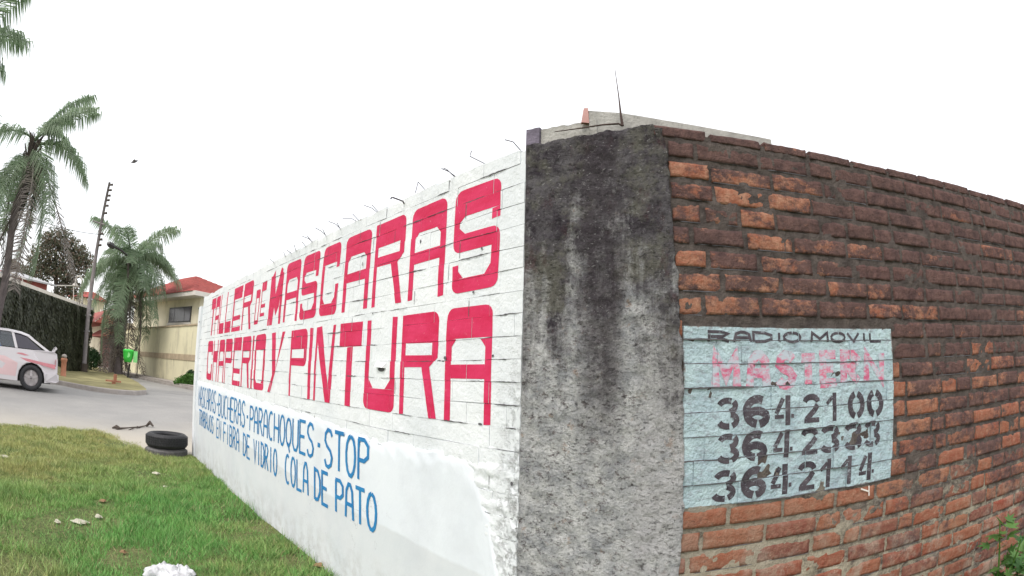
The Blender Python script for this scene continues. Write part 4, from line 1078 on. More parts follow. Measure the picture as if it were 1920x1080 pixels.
FR = {'up': [frond_mesh('frond', 1, .95, .75, .26, M['frond'], 1), frond_mesh('frond', 1, .8, .95, .24, M['frond'], 2)],
      'arch': [frond_mesh('frond', 1, .55, 1.25, .25, M['frond'], 3), frond_mesh('frond', 1, .4, 1.3, .28, M['frond'], 4), frond_mesh('frond', 1, .6, 1.6, .25, M['frond'], 5)],
      'hang': [frond_mesh('frond', 1, .05, 1.5, .26, M['frond'], 6), frond_mesh('frond', 1, -.2, 1.7, .24, M['frond'], 7)],
      'dead': [frond_mesh('frond', 1, -.6, 1.9, .2, M['frond_dead'], 8, 30), frond_mesh('frond', 1, -.9, 2.0, .18, M['frond_dead'], 9, 30)]}
for k_ in FR:        # unit fronds carry thin ribs: scale the rib down
    for me in FR[k_]: pass
rgp = random.Random(77)
def crown_specs(n_up, n_arch, n_hang, n_dead, az0=0):
    S = []
    for n_, kd, tl in ((n_up, 'up', 14), (n_arch, 'arch', 0), (n_hang, 'hang', -12), (n_dead, 'dead', -25)):
        for k in range(n_): S.append((az0 + 360 * k / max(1, n_) + rgp.uniform(-18, 18), kd, tl + rgp.uniform(-10, 10)))
    return S
GP = 'palm trees along the street'
b = at(-12, 690, 17.0); b.z = .3
palm('tall palm with long drooping fronds rising at the left border', (b.x, b.y, .3), at(64, 268, 17.5), .13, 2.2,
     [(60, 'up', 25), (100, 'up', 30), (20, 'arch', 6), (48, 'arch', -4), (5, 'hang', -6), (70, 'hang', -30), (35, 'dead', -20), (50, 'dead', -35), (20, 'dead', -40), (200, 'hang', 0), (240, 'arch', 0), (170, 'hang', -10), (65, 'dead', -30), (15, 'dead', 10), (-10, 'dead', 0), (0, 'hang', -45), (130, 'arch', 10), (300, 'hang', 0), (215, 'dead', -20), (44, 'hang', -20), (30, 'up', 5)], 21, GP, (9, .8))
b = at(-110, 700, 13.5)
palm('palm mostly outside the left border, only its frond tips showing in the sky', (b.x, b.y, .3), at(-112, 120, 14.5), .17, 2.6, crown_specs(5, 9, 8, 4), 22, GP)
b = ground_at(218, 700); cpx = at(246, 492, 31)
b2_ = at(222, 698, 31); palm('bushy palm on the verge right of the utility pole, crown spread over the street', (b2_.x, b2_.y, .35), cpx, .24, 3.15, crown_specs(4, 10, 9, 9, 10), 23, GP)
b2_ = at(209, 695, 33); palm('shorter palm close behind the bushy one, pole side', (b2_.x, b2_.y, .35), at(236, 505, 33), .20, 1.7, crown_specs(2, 5, 2, 0, 50), 24, GP)
b2_ = at(164, 672, 36); 

# ------------------------------------------------------------------ ivy wall on the far left
def level(px0, py0, d0, px1, py1, d1): return at(px0, py0, d0), at(px1, py1, d1)
A0, A1 = at(-90, 690, 17.2), at(163, 672, 30); ZT0, ZT1 = at(0, 522, 19.2).z, at(163, 580, 30).z
ivy = thing('ivy_wall', 'long dark wall smothered in ivy with a pale coping along its top', 'wall', (A1.x, A1.y, .3))
dirw = Vector((A1.x - A0.x, A1.y - A0.y)); LW = dirw.length; dirw.normalize(); nw = Vector((dirw.y, -dirw.x)); nw = nw if nw.dot(Vector((-A0.x, -A0.y))) > 0 else -nw
def wi(s, z, d=0.0): return (A0.x + dirw.x * s + nw.x * d, A0.y + dirw.y * s + nw.y * d, z)
def topz(s): return ZT0 + (ZT1 - ZT0) * s / LW
mb = MB(); NSg = 24
for i in range(NSg):
    s0, s1 = LW * i / NSg, LW * (i + 1) / NSg
    V = [wi(s0, 0, 0), wi(s1, 0, 0), wi(s1, topz(s1), 0), wi(s0, topz(s0), 0), wi(s0, 0, -.25), wi(s1, 0, -.25), wi(s1, topz(s1), -.25), wi(s0, topz(s0), -.25)]
    mb.add(V, [(0, 1, 2, 3), (3, 2, 6, 7), (5, 4, 7, 6)] + ([(4, 0, 3, 7)] if i == 0 else []) + ([(1, 5, 6, 2)] if i == NSg - 1 else []))
mb.build('wall', M['wallcore'], ivy)
mb = MB(); V = [wi(0, topz(0), .12), wi(LW + .1, topz(LW), .12), wi(LW + .1, topz(LW) + .13, .12), wi(0, topz(0) + .13, .12), wi(0, topz(0), -.3), wi(LW + .1, topz(LW), -.3), wi(LW + .1, topz(LW) + .13, -.3), wi(0, topz(0) + .13, -.3)]
mb.add(V, [(0, 1, 2, 3), (3, 2, 6, 7), (5, 4, 7, 6), (0, 4, 5, 1), (0, 3, 7, 4), (1, 5, 6, 2)]); mb.build('coping', M['trim'], ivy)
V = []; F = []; rgn = np.random.RandomState(5)
for k in range(26000):
    s = rgn.uniform(0, LW); z = rgn.uniform(.3, topz(s) - .02); d = .05 + .16 * abs(nz(s * 1.1, z * 1.1)) + .06 * rgn.rand(); sz = rgn.uniform(.04, .10)
    p = Vector(wi(s, z, d)); u = Vector((dirw.x, dirw.y, 0)) * sz * .8; v = Vector((nw.x * rgn.uniform(-.1, .9) * sz, nw.y * rgn.uniform(-.1, .9) * sz, -sz)); u = u + Vector((0, 0, rgn.uniform(-.4, .4) * sz)); n0 = len(V)
    V += [tuple(p - u), tuple(p - v * .4), tuple(p + u), tuple(p + v)]; F.append((n0, n0 + 1, n0 + 2, n0 + 3))
tag(mesh('ivy', V, F, M['ivy'], ivy), kind='stuff')
s_l, z_l = LW * .925, None
pl = at(146, 605, 28.6); mb = MB(); mb.tube([pl, pl + Vector((0, 0, -.55))], [.16, .13], 8); mb.build('bulkhead_lamp', M['trim'], ivy)
# pale rail and roof edges behind the ivy wall
rail = thing('rooftop_rail', 'thin white rail above the ivy wall coping', 'rail', at(90, 535, 31))
for Q in ([at(8, 506, 24), at(42, 522, 26), at(88, 534, 29)], [at(95, 535.5, 29), at(140, 535.5, 31)]): mb = MB(); mb.tube(Q, .035, 5); mb.build('rail_bar', M['trim'], rail)
for px, y0, y1, d in ((42, 522, 545, 26), (88, 534, 555, 29), (138, 535, 570, 31)): mb = MB(); mb.tube([at(px, y0, d), at(px, y1, d)], .03, 5); mb.build('rail_post', M['trim'], rail)
hook = thing('curved_lamp_post', 'white hook-shaped lamp post behind the ivy wall near the pole', 'lamp post', at(154, 578, 32))
mb = MB(); mb.tube([at(154, 580, 32), at(154.5, 545, 32), at(154, 525, 32), at(150, 518, 32), at(145, 518.5, 32), at(142, 524, 32), at(141, 534, 32)], .06, 6); mb.build('bent_tube', M['trim'], hook)
mb = MB(); mb.lathe([(.0, .1), (.14, .08), (.2, -.05), (.0, -.08)], tuple(at(141, 535, 32)), 10); mb.build('lamp_head', M['trim'], hook)

def hip_roof(name, c, rx_, ry_, z0, h, mat, parent, ridge=.3, rz=0.0, ov=.0, rows_=14):
    """roof of stepped tile courses"""
    mb = MB(); ca, sa = math.cos(rz), math.sin(rz)
    T = lambda x, y, z: (c[0] + x * ca - y * sa, c[1] + x * sa + y * ca, z)
    for k in range(rows_):
        t0, t1 = k / rows_, (k + 1) / rows_; a0_, a1_ = rx_ * (1 - t0) + ridge * t0, rx_ * (1 - t1) + ridge * t1; b0_, b1_ = ry_ * (1 - t0) + .05 * t0, ry_ * (1 - t1) + .05 * t1; zz0, zz1 = z0 + h * t0 + .035, z0 + h * t1
        q0 = [(-a0_, -b0_), (a0_, -b0_), (a0_, b0_), (-a0_, b0_)]; q1 = [(-a1_, -b1_), (a1_, -b1_), (a1_, b1_), (-a1_, b1_)]
        V = [T(x, y, zz0) for x, y in q0] + [T(x, y, zz1) for x, y in q1] + [T(x, y, zz0 - .035) for x, y in q0]
        F = []
        for i in range(4): j = (i + 1) % 4; F += [(i, j, 4 + j, 4 + i), (8 + i, 8 + j, j, i)]
        if k == rows_ - 1: F.append((4, 5, 6, 7))
        mb.add(V, F)
    return mb.build(name, mat, parent)

# ------------------------------------------------------------------ cream house with the red hip roof
HB = Vector(at(330, 640, 34)); hang_ = math.atan2(HB.y, HB.x)
house = thing('cream_house', 'two-storey cream house with red hip roof and one dark upper window', 'house', (HB.x, HB.y, .3))
f0, f1 = at(250, 600, 39), at(374, 600, 30)      # its street face, seen beyond the yellow wall
du = Vector((f1.x - f0.x, f1.y - f0.y)); LH = du.length; du.normalize(); dn = Vector((du.y, -du.x)); dn = dn if dn.dot(Vector((-f0.x, -f0.y))) > 0 else -dn
def wh(s, z, d=0.0): return (f0.x + du.x * s + dn.x * d, f0.y + du.y * s + dn.y * d, z)
def hp(px, py, d=0.0):
    v = ray(px, py); P0x, P0y = f0.x + dn.x * d, f0.y + dn.y * d; n = (du.y, -du.x); t = (P0x * n[0] + P0y * n[1]) / (v[0] * n[0] + v[1] * n[1]); return (v[0] * t - P0x) * du.x + (v[1] * t - P0y) * du.y, EYE + v[2] * t
se, ze = hp(375, 568); ze = .5 * (ze + hp(300, 558)[1]); sw0, zw0 = hp(318, 603); sw1, zw1 = hp(359, 577)
mb = MB(); wbox(mb, wh, 0, se, .1, ze, -4.2, 0); mb.build('wall', M['cream'], house)
mb = MB(); wbox(mb, wh, sw0 - .08, sw1 + .08, zw0 - .08, zw1 + .08, -.05, .05); fr = mb.build('window', M['frame'], house)
mb = MB()
for k in range(3):
    a = sw0 + (sw1 - sw0) * (0, .27, .76)[k]; b_ = sw0 + (sw1 - sw0) * (.25, .74, 1)[k]
    pn = MB(); wbox(pn, wh, a, b_, zw0, zw1, .051, .058); pn.build('pane', M['glass'] if k == 1 else M['glass'], fr)
mb = MB(); wbox(mb, wh, sw0 - .15, sw1 + .15, zw0 - .22, zw0 - .09, 0, .12); mb.build('sill', M['trim'], house)
mb = MB(); wbox(mb, wh, -1.0, se + .7, ze, ze + .24, -.1, .75); wbox(mb, wh, se + .02, se + .7, ze, ze + .24, -4.6, -.11); mb.build('fascia', M['trim'], house)
cx_, cy_, _ = wh(se / 2 - .55, 0, -2.0)
zpk = hp(358, 521, -2.0)[1]
hip_roof('roof', (cx_, cy_), se / 2 + .95, 2.8, ze + .24, zpk - ze - .2, M['rooftile'], house, .9, math.atan2(du.y, du.x))
mb = MB(); wbox(mb, wh, se + .03, se + 1.4, zw0 + .6, zw0 + .68, -.4, .1); mb.build('pipe', M['metal'], house)
# yellow garden wall in front of the house
g0, g1 = ground_at(196, 688), ground_at(390, 737)
g0 = at(200, 690, 43); g1 = at(392, 735, 24)
dg = Vector((g1.x - g0.x, g1.y - g0.y)); LG = dg.length; dg.normalize(); ng = Vector((dg.y, -dg.x)); ng = ng if ng.dot(Vector((-g0.x, -g0.y))) > 0 else -ng
def wy(s, z, d=0.0): return (g0.x + dg.x * s + ng.x * d, g0.y + dg.y * s + ng.y * d, z)
def yp(px, py):
    v = ray(px, py); n = (dg.y, -dg.x); t = (g0.x * n[0] + g0.y * n[1]) / (v[0] * n[0] + v[1] * n[1]); return (v[0] * t - g0.x) * dg.x + (v[1] * t - g0.y) * dg.y, EYE + v[2] * t
gw = thing('yellow_garden_wall', 'stained pale yellow garden wall with a tan band, in front of the cream house', 'wall', wy(LG * .6, .3))
sA, zA = yp(226, 600); s2, zt2 = yp(262, 603); s3, zt3 = yp(374, 628); zt = (zt2 + zt3) / 2
mb = MB(); wbox(mb, wy, sA, LG + 2, .1, zt, -.2, 0); mb.build('wall', M['yellow'], gw)
zb_ = (yp(300, 662)[1] + yp(360, 676)[1]) / 2
mb = MB(); wbox(mb, wy, sA, LG + 2, zb_ - .14, zb_ + .14, .002, .03); mb.build('band', M['tan'], gw)
mb = MB(); wbox(mb, wy, sA, LG + 2, zt, zt + .07, -.24, .05); mb.build('coping', M['tan'], gw)
mb = MB(); wbox(mb, wy, -1, LG + 2, .1, .42, .05, .95); wbox(mb, wy, -1, LG + 2, .1, .36, .952, 1.1); tag(mb.build('pavement', M['kerb'], None), kind='structure')
# entrance part at the left: cream front, awnings, door
ent = thing('entrance_building', 'cream entrance front with red tiled awnings and dark red door', 'house', wy(-1.5, .3))
def ep(px, py, d): v = at(px, py, d); return v
E0, E1 = yp(162, 640)[0], sA
zE = yp(190, 612)[1]
mb = MB(); wbox(mb, wy, E0, E1, .1, zE + .2, -5, -.02); mb.build('wall', M['cream'], ent)
sd0, zd = yp(189, 634); sd1, zd0 = yp(206, 684)
mb = MB(); wbox(mb, wy, min(sd0, sd1), max(sd0, sd1), .3, zd, -.019, .03); dr = mb.build('door', M['wood'], ent)
mb = MB(); wbox(mb, wy, min(sd0, sd1) + .15, min(sd0, sd1) + .45, 1.35, 1.55, .031, .05); mb.build('handle', M['metal'], dr)
def awning(sa, sb, z, dep, h):
    mb = MB(); n_ = 8
    for k in range(n_):
        t0, t1 = k / n_, (k + 1) / n_; V = [wy(sa, z + h * (1 - t0), dep * t0), wy(sb, z + h * (1 - t0), dep * t0), wy(sb, z + h * (1 - t1) , dep * t1), wy(sa, z + h * (1 - t1), dep * t1), wy(sa, z + h * (1 - t1) - .08, dep * t1), wy(sb, z + h * (1 - t1) - .08, dep * t1)]
        mb.add(V, [(0, 1, 2, 3), (3, 2, 5, 4)])
    mb.add([wy(sa, z - .08, 0), wy(sb, z - .08, 0), wy(sb, z - .08, dep), wy(sa, z - .08, dep), wy(sa, z + h, 0), wy(sb, z + h, 0)], [(0, 1, 2, 3), (0, 3, 4), (1, 5, 2)])
    return mb
sa, za = yp(170, 604); sb, _z = yp(210, 618)
awning(sa - .2, sb + .4, za - .35, 1.5, 1.1).build('awning', M['awning'], ent)
awning(yp(186, 640)[0], yp(213, 640)[0], zd + .12, .9, .55).build('door_awning', M['awning'], ent)
mb = MB()
for px in (176, 185): p = yp(px, 650)[0]; mb = MB(); wbox(mb, wy, p - .14, p + .14, .3, za - .4, .95, 1.2); mb.build('porch_column', M['cream'], ent)
mb = MB()
for k in range(5): q = yp(172 + k * 9, 596)[0]; mb = MB(); wbox(mb, wy, q - .12, q + .12, zE + .2, zE + .2 + (1.3 if k in (1, 3) else .9), -.5, -.3); mb.build('parapet_post', M['trim'], ent)
# small house further left: yellow gable with a red roof, above the ivy wall
sh = thing('small_house', 'small yellow house with red roof showing above the end of the ivy wall', 'house', at(156, 600, 58))
c_ = at(156, 575, 58); mb = MB(); mb.box(c_.x - 1.1, c_.x + 1.2, c_.y - 1, c_.y + 2, .2, at(156, 560, 58).z); mb.build('wall', M['yellow'], sh)
hip_roof('roof', (c_.x + .2, c_.y + .5), 1.6, 1.9, at(156, 560, 58).z, at(156, 545, 58).z - at(156, 560, 58).z, M['rooftile'], sh, .6, 0, rows_=6)
sh2 = thing('grey_shed', 'low grey-roofed building showing behind the ivy wall at the left border', 'building', at(14, 520, 27))
c_ = at(14, 515, 27); mb = MB(); mb.box(c_.x - 1.6, c_.x + .8, c_.y - 1, c_.y + 2, .2, c_.z); mb.build('wall', M['awning'], sh2)
mb = MB(); mb.add([(c_.x - 1.8, c_.y - 1.3, c_.z + .35), (c_.x + 1.1, c_.y - 1.3, c_.z - .1), (c_.x + 1.1, c_.y + 2.4, c_.z), (c_.x - 1.8, c_.y + 2.4, c_.z + .5), (c_.x - 1.8, c_.y - 1.3, c_.z + .28), (c_.x + 1.1, c_.y - 1.3, c_.z - .17), (c_.x + 1.1, c_.y + 2.4, c_.z - .07), (c_.x - 1.8, c_.y + 2.4, c_.z + .43)],
                  [(0, 1, 2, 3), (7, 6, 5, 4), (0, 4, 5, 1), (1, 5, 6, 2), (3, 7, 4, 0)]); mb.build('roof', M['metal'], sh2)

# ------------------------------------------------------------------ trees and bushes
def tree(name, label, cat, base, top, r0, blobs, N, size, mats, seed, group=None):
    t = thing(name, label, cat, base, 0, group); mb = MB(); branchy(mb, base, top, r0, seed, 9, 1.6); mb.build('trunk', M['barkdark'], t, True)
    k = 0
    for mt, frac in mats:
        V, F = leaf_cloud(int(N * frac), blobs, size, seed + k); k += 1; tag(mesh('crown', V, F, M[mt], t), kind=None)
    return t
def blob(px, py, d, r, sq=.8): p = at(px, py, d); return (p.x, p.y, p.z, r * .85, sq)
D_ = 42
tree('conifer_tree', 'dark scraggy tree with rusty patches behind the ivy wall', 'tree', tuple(at(112, 640, D_)), tuple(at(104, 470, D_)), .3,
     [blob(88, 452, D_, 1.0), blob(104, 448, D_, 1.3), blob(122, 450, D_, 1.2), blob(140, 470, D_, 1.3), blob(78, 480, D_, 1.4), blob(98, 478, D_, 1.5), blob(62, 506, D_, 1.3), blob(84, 512, D_, 1.2), blob(136, 492, D_, 1.5), blob(152, 482, D_, 1.2), blob(160, 505, D_, 1.1), blob(122, 512, D_, 1.3), blob(130, 535, D_, 1.0), blob(104, 505, D_, 1.1), blob(48, 515, D_, .7), blob(118, 548, D_, .9), blob(106, 560, D_, .9), blob(142, 545, D_, 1.0)],
     12000, .10, [('leafdark', .68), ('leafbrown', .32)], 31)
tree('round_tree', 'small far-off round tree near the left border above the shed', 'tree', tuple(at(24, 600, 50)), tuple(at(24, 500, 50)), .15, [blob(24, 500, 50, .9), blob(18, 505, 50, .8), blob(33, 505, 50, .8)], 900, .14, [('leafbrown', 1)], 32)
bu = ground_at(350, 722)
def bushy(name, label, c, r, N, size, mat, seed, sq=.7, stem=.3):
    t = thing(name, label, 'bush', (c[0], c[1], c[2])); mb = MB(); mb.tube([(c[0], c[1], c[2] - .1), (c[0], c[1], c[2] + stem)], .05, 5); mb.build('stem', M['barkdark'], t)
    V, F = leaf_cloud(N, [(c[0] + a * r, c[1] + b_ * r, c[2] + stem + (q) * r, r * rr, sq) for a, b_, q, rr in ((0, 0, .2, .8), (-.6, -.2, .1, .55), (.6, .1, .1, .6), (.1, .1, .5, .5), (-.3, .1, .4, .45))], size, seed); mesh('foliage', V, F, M[mat], t); return t
d_b = 25.0
p = at(353, 722, d_b); bushy('low_bush', 'bright green low bush at the foot of the yellow wall', (p.x, p.y, .25), .62, 3000, .045, 'bush', 41, .6, .15)
p = at(341, 722, 25.6); bushy('low_bush', 'small reddish-edged bush left of the bright green one', (p.x, p.y, .25), .28, 700, .04, 'leafbrown', 42, .6, .1)
p = at(358, 700, 25.6); bushy('ball_bush', 'small ball-shaped shrub just above the bright green bush', (p.x, p.y, .35), .22, 900, .03, 'topiary', 43, 1, .5)
p = at(170, 694, 32); bushy('clipped_shrub', 'dark rounded shrub right behind the utility pole', (p.x, p.y, .3), .62, 4000, .05, 'topiary', 44, 1.25, .6)

# ------------------------------------------------------------------ poles, lamps, wires
def pole_line(px0, py0, px1, py1, d): a, b_ = at(px0, py0, d), at(px1, py1, d); return a, b_
pb_, pt_ = at(157, 704, 28), at(205.5, 342, 28)
upole = thing('utility_pole', 'tall thin utility pole studded with insulators on the verge', 'pole', pb_)
mb = MB(); mb.tube([pb_ - Vector((0, 0, .4)), pb_.lerp(pt_, .5), pt_], [.125, .10, .06], 8); mb.build('pole', M['polewood'], upole, True)
mb = MB(); mb.tube([pb_, pb_ + (pt_ - pb_) * .06], [.19, .18], 8); mb.build('base_sleeve', M['barkdark'], upole)
for f in (.985, .955, .925, .9, .87, .83, .72, .69, .66):
    q = pb_.lerp(pt_, f); mb = MB(); mb.tube([q + Vector((.04, 0, 0)), q + Vector((.22, .05, .02))], [.05, .07], 5); mb.build('insulator', M['barkdark'], upole)
q = pb_.lerp(pt_, .775); mb = MB(); mb.tube([q + Vector((-.55, -.1, .12)), q + Vector((.25, 0, -.06))], .04, 5); mb.build('cross_arm', M['polewood'], upole)
for f, sz in ((.38, .10), (.30, .09), (.22, .10)):
    q = pb_.lerp(pt_, f); mb = MB(); mb.tube([q + Vector((-.2, 0, 0)), q + Vector((.2, 0, .02))], .035, 5); mb.build('step_bracket', M['metal'], upole)
for (x0, y0, d0), (x1, y1, d1), sag, lb in (((-30, 358, 22), (195, 440, 28), .35, 'upper black overhead wire running from the left border to the pole'), ((-30, 380, 22), (110, 430, 26), .1, 'lower overhead wire ending by the tall palm'),
                                            ((-30, 505, 24), (193, 452, 28), -.2, 'slack overhead wire low over the ivy wall')):
    if 'slack' in lb: continue
    a, b_ = at(x0, y0, d0), at(x1, y1, d1); mb = MB(); mb.tube([a.lerp(b_, k / 12) - Vector((0, 0, sag * 4 * (k / 12) * (1 - k / 12))) for k in range(13)], .013, 4, cap=False)
    tag(mb.build('overhead_wire', M['cable']), lb, 'wire', 'overhead wires')
slamp = thing('street_lamp', 'dark street lamp head on a slanting arm in front of the palm crown', 'street lamp', at(238, 700, 29.0))
lb0 = at(238, 700, 29.0); lb1 = at(241, 480, 28.6)
mb = MB(); mb.tube([at(241, 482, 28.6), at(228, 470, 28.3), at(214, 462, 28.1)], .06, 6); mb.build('arm', M['frame'], slamp)
mb = MB(); mb.tube([at(241, 482, 28.6), at(240, 560, 30.5), at(226, 697, 32.0)], [.05, .06, .08], 6); mb.build('pole', M['bark'], slamp)
hd, he = at(216, 464, 28.1), at(201, 456, 28.0); mb = MB(); mb.tube([hd, hd.lerp(he, .3), hd.lerp(he, .8), he], [.05, .15, .14, .06], 8); mb.build('lamp_head', M['frame'], slamp)
bd = at(252, 303, 24); bird = thing('bird', 'small grey oval shape in the white sky right of the utility pole, modelled as a bird', 'bird', bd)  # unidentified grey oval in the sky, modelled as a bird
rt_ = Vector((math.cos(math.atan2(bd.y, bd.x) - math.pi / 2), math.sin(math.atan2(bd.y, bd.x) - math.pi / 2), .55)).normalized()
mb = MB(); mb.tube([bd - rt_ * .16, bd - rt_ * .08, bd, bd + rt_ * .09, bd + rt_ * .14, bd + rt_ * .17], [.015, .055, .07, .05, .035, .008], 8); mb.build('body', M['bird'], bird, True)
for sgn in (1, -1):
    fw = Vector((bd.x, bd.y, 0)).normalized() * sgn; mb = MB(); mb.add([bd + rt_ * .07, bd - rt_ * .06, bd + fw * .2 - rt_ * .1 + Vector((0, 0, .03)), bd + fw * .22 + Vector((0, 0, .04))], [(0, 1, 2, 3)]); mb.build('wing', M['bird'], bird)

# ------------------------------------------------------------------ verge furniture
p = at(118, 712, 20.5); post = thing('stone_post', 'short terracotta post with a round grey head on the verge behind the car', 'post', (p.x, p.y, p.z - .05))
mb = MB(); mb.lathe([(.14, -.1), (.14, .06), (.11, .08), (.10, .6), (.125, .65), (.125, .72), (.09, .74)], tuple(p), 14); mb.build('shaft', M['orange'], post, True)
mb = MB(); mb.lathe([(.0, .88), (.07, .86), (.11, .81), (.09, .745), (.0, .745)], tuple(p), 12); mb.build('head', M['kerb'], post, True)
p = at(212, 725, 19.5); cr_ = thing('broken_bench', 'low broken terracotta bench on the verge beside the kerb tip', 'bench', (p.x, p.y, p.z))
v_ = Vector((p.y, -p.x, 0)).normalized()
def obx(mb, c, u, lu, lv, z0, z1):
    w2 = Vector((-u.y, u.x, 0)); V = [c + u * a + w2 * b_ + Vector((0, 0, z)) for z in (z0, z1) for b_ in (-lv, lv) for a in (-lu, lu)]; mb.add(V, [(0, 2, 3, 1), (4, 5, 7, 6), (0, 1, 5, 4), (2, 6, 7, 3), (0, 4, 6, 2), (1, 3, 7, 5)])
mb = MB(); obx(mb, p, v_, .28, .13, .16, .21); mb.build('seat', M['orange'], cr_)
mb = MB(); obx(mb, p + v_ * .02, v_, .07, .1, -.2, .158); mb.build('leg', M['orange'], cr_)
mb = MB(); obx(mb, p + v_ * .06 + Vector((0, 0, .0)), v_, .06, .05, .212, .42); mb.build('back_post', M['orange'], cr_)
gb = at(238, 713, 27); gbin = thing('litter_bin', 'bright green litter bin on a black post at the verge', 'litter bin', (gb.x, gb.y, gb.z - .1))
top_ = at(243, 682, 27); mb = MB(); mb.tube([gb - Vector((0, 0, .15)), top_], .05, 7); mb.build('post', M['cable'], gbin)
bc = at(240.5, 666, 26.9); v_ = Vector((bc.y, -bc.x, 0)).normalized()
mb = MB(); mb.lathe([(.0, -.33), (.18, -.32), (.24, -.12), (.27, .17), (.29, .22), (.20, .27), (.0, .28)], tuple(bc), 18); mb.build('bucket', M['greenbin'], gbin, True)
mb = MB(); obx(mb, bc + v_ * .36, v_, .10, .2, -.30, .22); mb.build('side_bracket', M['binpale'], gbin)
mb = MB(); mb.lathe([(.0, .012), (.11, .01), (.12, 0)], (bc.x - bc.x / bc.length * .29, bc.y - bc.y / bc.length * .29, bc.z + .02), 14, 'y'); mb.build('badge', M['binpale'], gbin)

# ------------------------------------------------------------------ the white car
rw = ground_at(57, 734); fwd = Vector((-.64, -.77, 0)).normalized()        # heading left along the road
side = Vector((-fwd.y, fwd.x, 0)); side = side if side.dot(Vector((-rw.x, -rw.y, 0))) > 0 else -side
car = thing('white_car', 'white saloon car with faded red and pink graphics driving out of the left border', 'car', (rw.x, rw.y, .25))
CW = .82
def wc(x, y, z): return tuple(Vector((rw.x, rw.y, .254)) + fwd * x + side * (y - CW) + Vector((0, 0, z)))
# lower body side outline with both wheel arches; x forward from the rear axle
def arch(cx, r=.345, n=9, zc=.30): return [(cx + r * math.cos(math.pi * (1 - k / (n - 1)) ), zc + r * math.sin(math.pi * k / (n - 1))) for k in range(n)][::-1]
WB = 2.42
bot = [(-.64, .30), (-.60, .24)] + [(-.345, .22)] + arch(0)[::-1] + [(.345, .20), (WB - .345, .20)] + arch(WB)[::-1] + [(WB + .345, .22), (WB + .72, .24), (WB + .78, .34)]
topl = [(WB + .80, .50), (WB + .72, .66), (WB + .2, .80), (WB - .35, .88), (1.0, .91), (0, .93), (-.30, .95), (-.56, .95), (-.63, .90), (-.66, .74), (-.67, .5)]
out = bot + topl; nO = len(out)
V = [wc(x, CW - (.0 if z < .6 else .03 * (z - .6) / .35) - (.06 if (x < -.58 or x > WB + .6) else 0), z) for x, z in out] + [wc(x, -CW + (.03 * max(0, z - .6) / .35) + (.06 if (x < -.58 or x > WB + .6) else 0), z) for x, z in out]
F = [tuple(range(nO)), tuple(range(nO, 2 * nO))[::-1]] + [(i, (i + 1) % nO, nO + (i + 1) % nO, nO + i) for i in range(nO)]
bm = bmesh.new(); bv = [bm.verts.new(v) for v in V]; [bm.faces.new([bv[i] for i in f]) for f in F]
bmesh.ops.recalc_face_normals(bm, faces=bm.faces)
ed = [e for e in bm.edges if abs(e.calc_face_angle(0)) > 1.0 and min((Vector(e.verts[0].co) - Vector(wc(0, 0, 0))).z, 9) > .25]
try: bmesh.ops.bevel(bm, geom=ed, offset=.035, segments=2, affect='EDGES', clamp_overlap=True)
except Exception: pass
me = bpy.data.meshes.new('body')
for v in bm.verts: v.co -= car.location
bm.to_mesh(me); bm.free(); me.materials.append(M['carwhite']); ob = bpy.data.objects.new('body', me); COL.objects.link(ob); ob.parent = car
# greenhouse: pillars, roof, glass
low = [(-.40, .94), (.42, .93), (1.02, .92), (1.95, .90)]; up = [(.16, 1.245), (.56, 1.285), (1.0, 1.29), (1.32, 1.25)]
TI, TO = CW - .17, CW - .045
for a, b_ in ((0, 0), (1, 1), (3, 3)):
    for sg in (1, -1):
        mb = MB()
        w_ = .055 if a != 1 else .035
        x0, z0 = low[a]; x1, z1 = up[b_]
        mb.add([wc(x0 - w_, sg * TO, z0), wc(x0 + w_, sg * TO, z0), wc(x1 + w_, sg * TI, z1), wc(x1 - w_, sg * TI, z1), wc(x0 - w_, sg * (TO - .06), z0), wc(x0 + w_, sg * (TO - .06), z0), wc(x1 + w_, sg * (TI - .06), z1), wc(x1 - w_, sg * (TI - .06), z1)], [(0, 1, 2, 3), (7, 6, 5, 4), (0, 3, 7, 4), (1, 5, 6, 2)]); mb.build('roof_pillar', M['carwhite'], car)
RP = [(.02, 1.20), (.14, 1.265), (.36, 1.31), (.7, 1.328), (1.05, 1.32), (1.30, 1.275), (1.40, 1.215)]; V = []; ys = [-TI - .02, -TI + .04, -.3, 0, .3, TI - .04, TI + .02]
for x, z in RP:
    for y in ys: V.append(wc(x, y, z - (.05 if abs(y) > TI else (.012 if abs(y) > .5 else 0)) + .012 * (1 - (y / TI) ** 2)))
F = [(i * 7 + k, i * 7 + k + 1, (i + 1) * 7 + k + 1, (i + 1) * 7 + k) for i in range(6) for k in range(6)]
mesh('roof', V, F, M['carwhite'], car, True)
def pane(name, quad, mat='carglass'): return mesh(name, [wc(*q) for q in quad], [(0, 1, 2, 3)], M[mat], car)
for sg in (1, -1):
    e = .012
    pane('side_window', [(-.24, sg * (TO - e), .95), (.38, sg * (TO - e), .94), (.52, sg * (TI - e), 1.26), (.22, sg * (TI - e), 1.23)], 'glass')
    pane('side_window', [(.46, sg * (TO - e), .94), (1.85, sg * (TO - e), .92), (1.27, sg * (TI - e), 1.25), (.60, sg * (TI - e), 1.27)])
pane('rear_window', [(-.42, -TO + .1, .96), (-.42, TO - .1, .96), (.09, TI - .05, 1.22), (.09, -TI + .05, 1.22)], 'glass')
pane('windscreen', [(1.98, -TO + .1, .91), (1.98, TO - .1, .91), (1.36, TI - .05, 1.24), (1.36, -TI + .05, 1.24)])
def sidepatch(name, pts, mat, d=.004): return mesh(name, [wc(x, CW + d - (0 if z < .6 else .03 * (z - .6) / .35), z) for x, z in pts], [tuple(range(len(pts)))], M[mat], car)
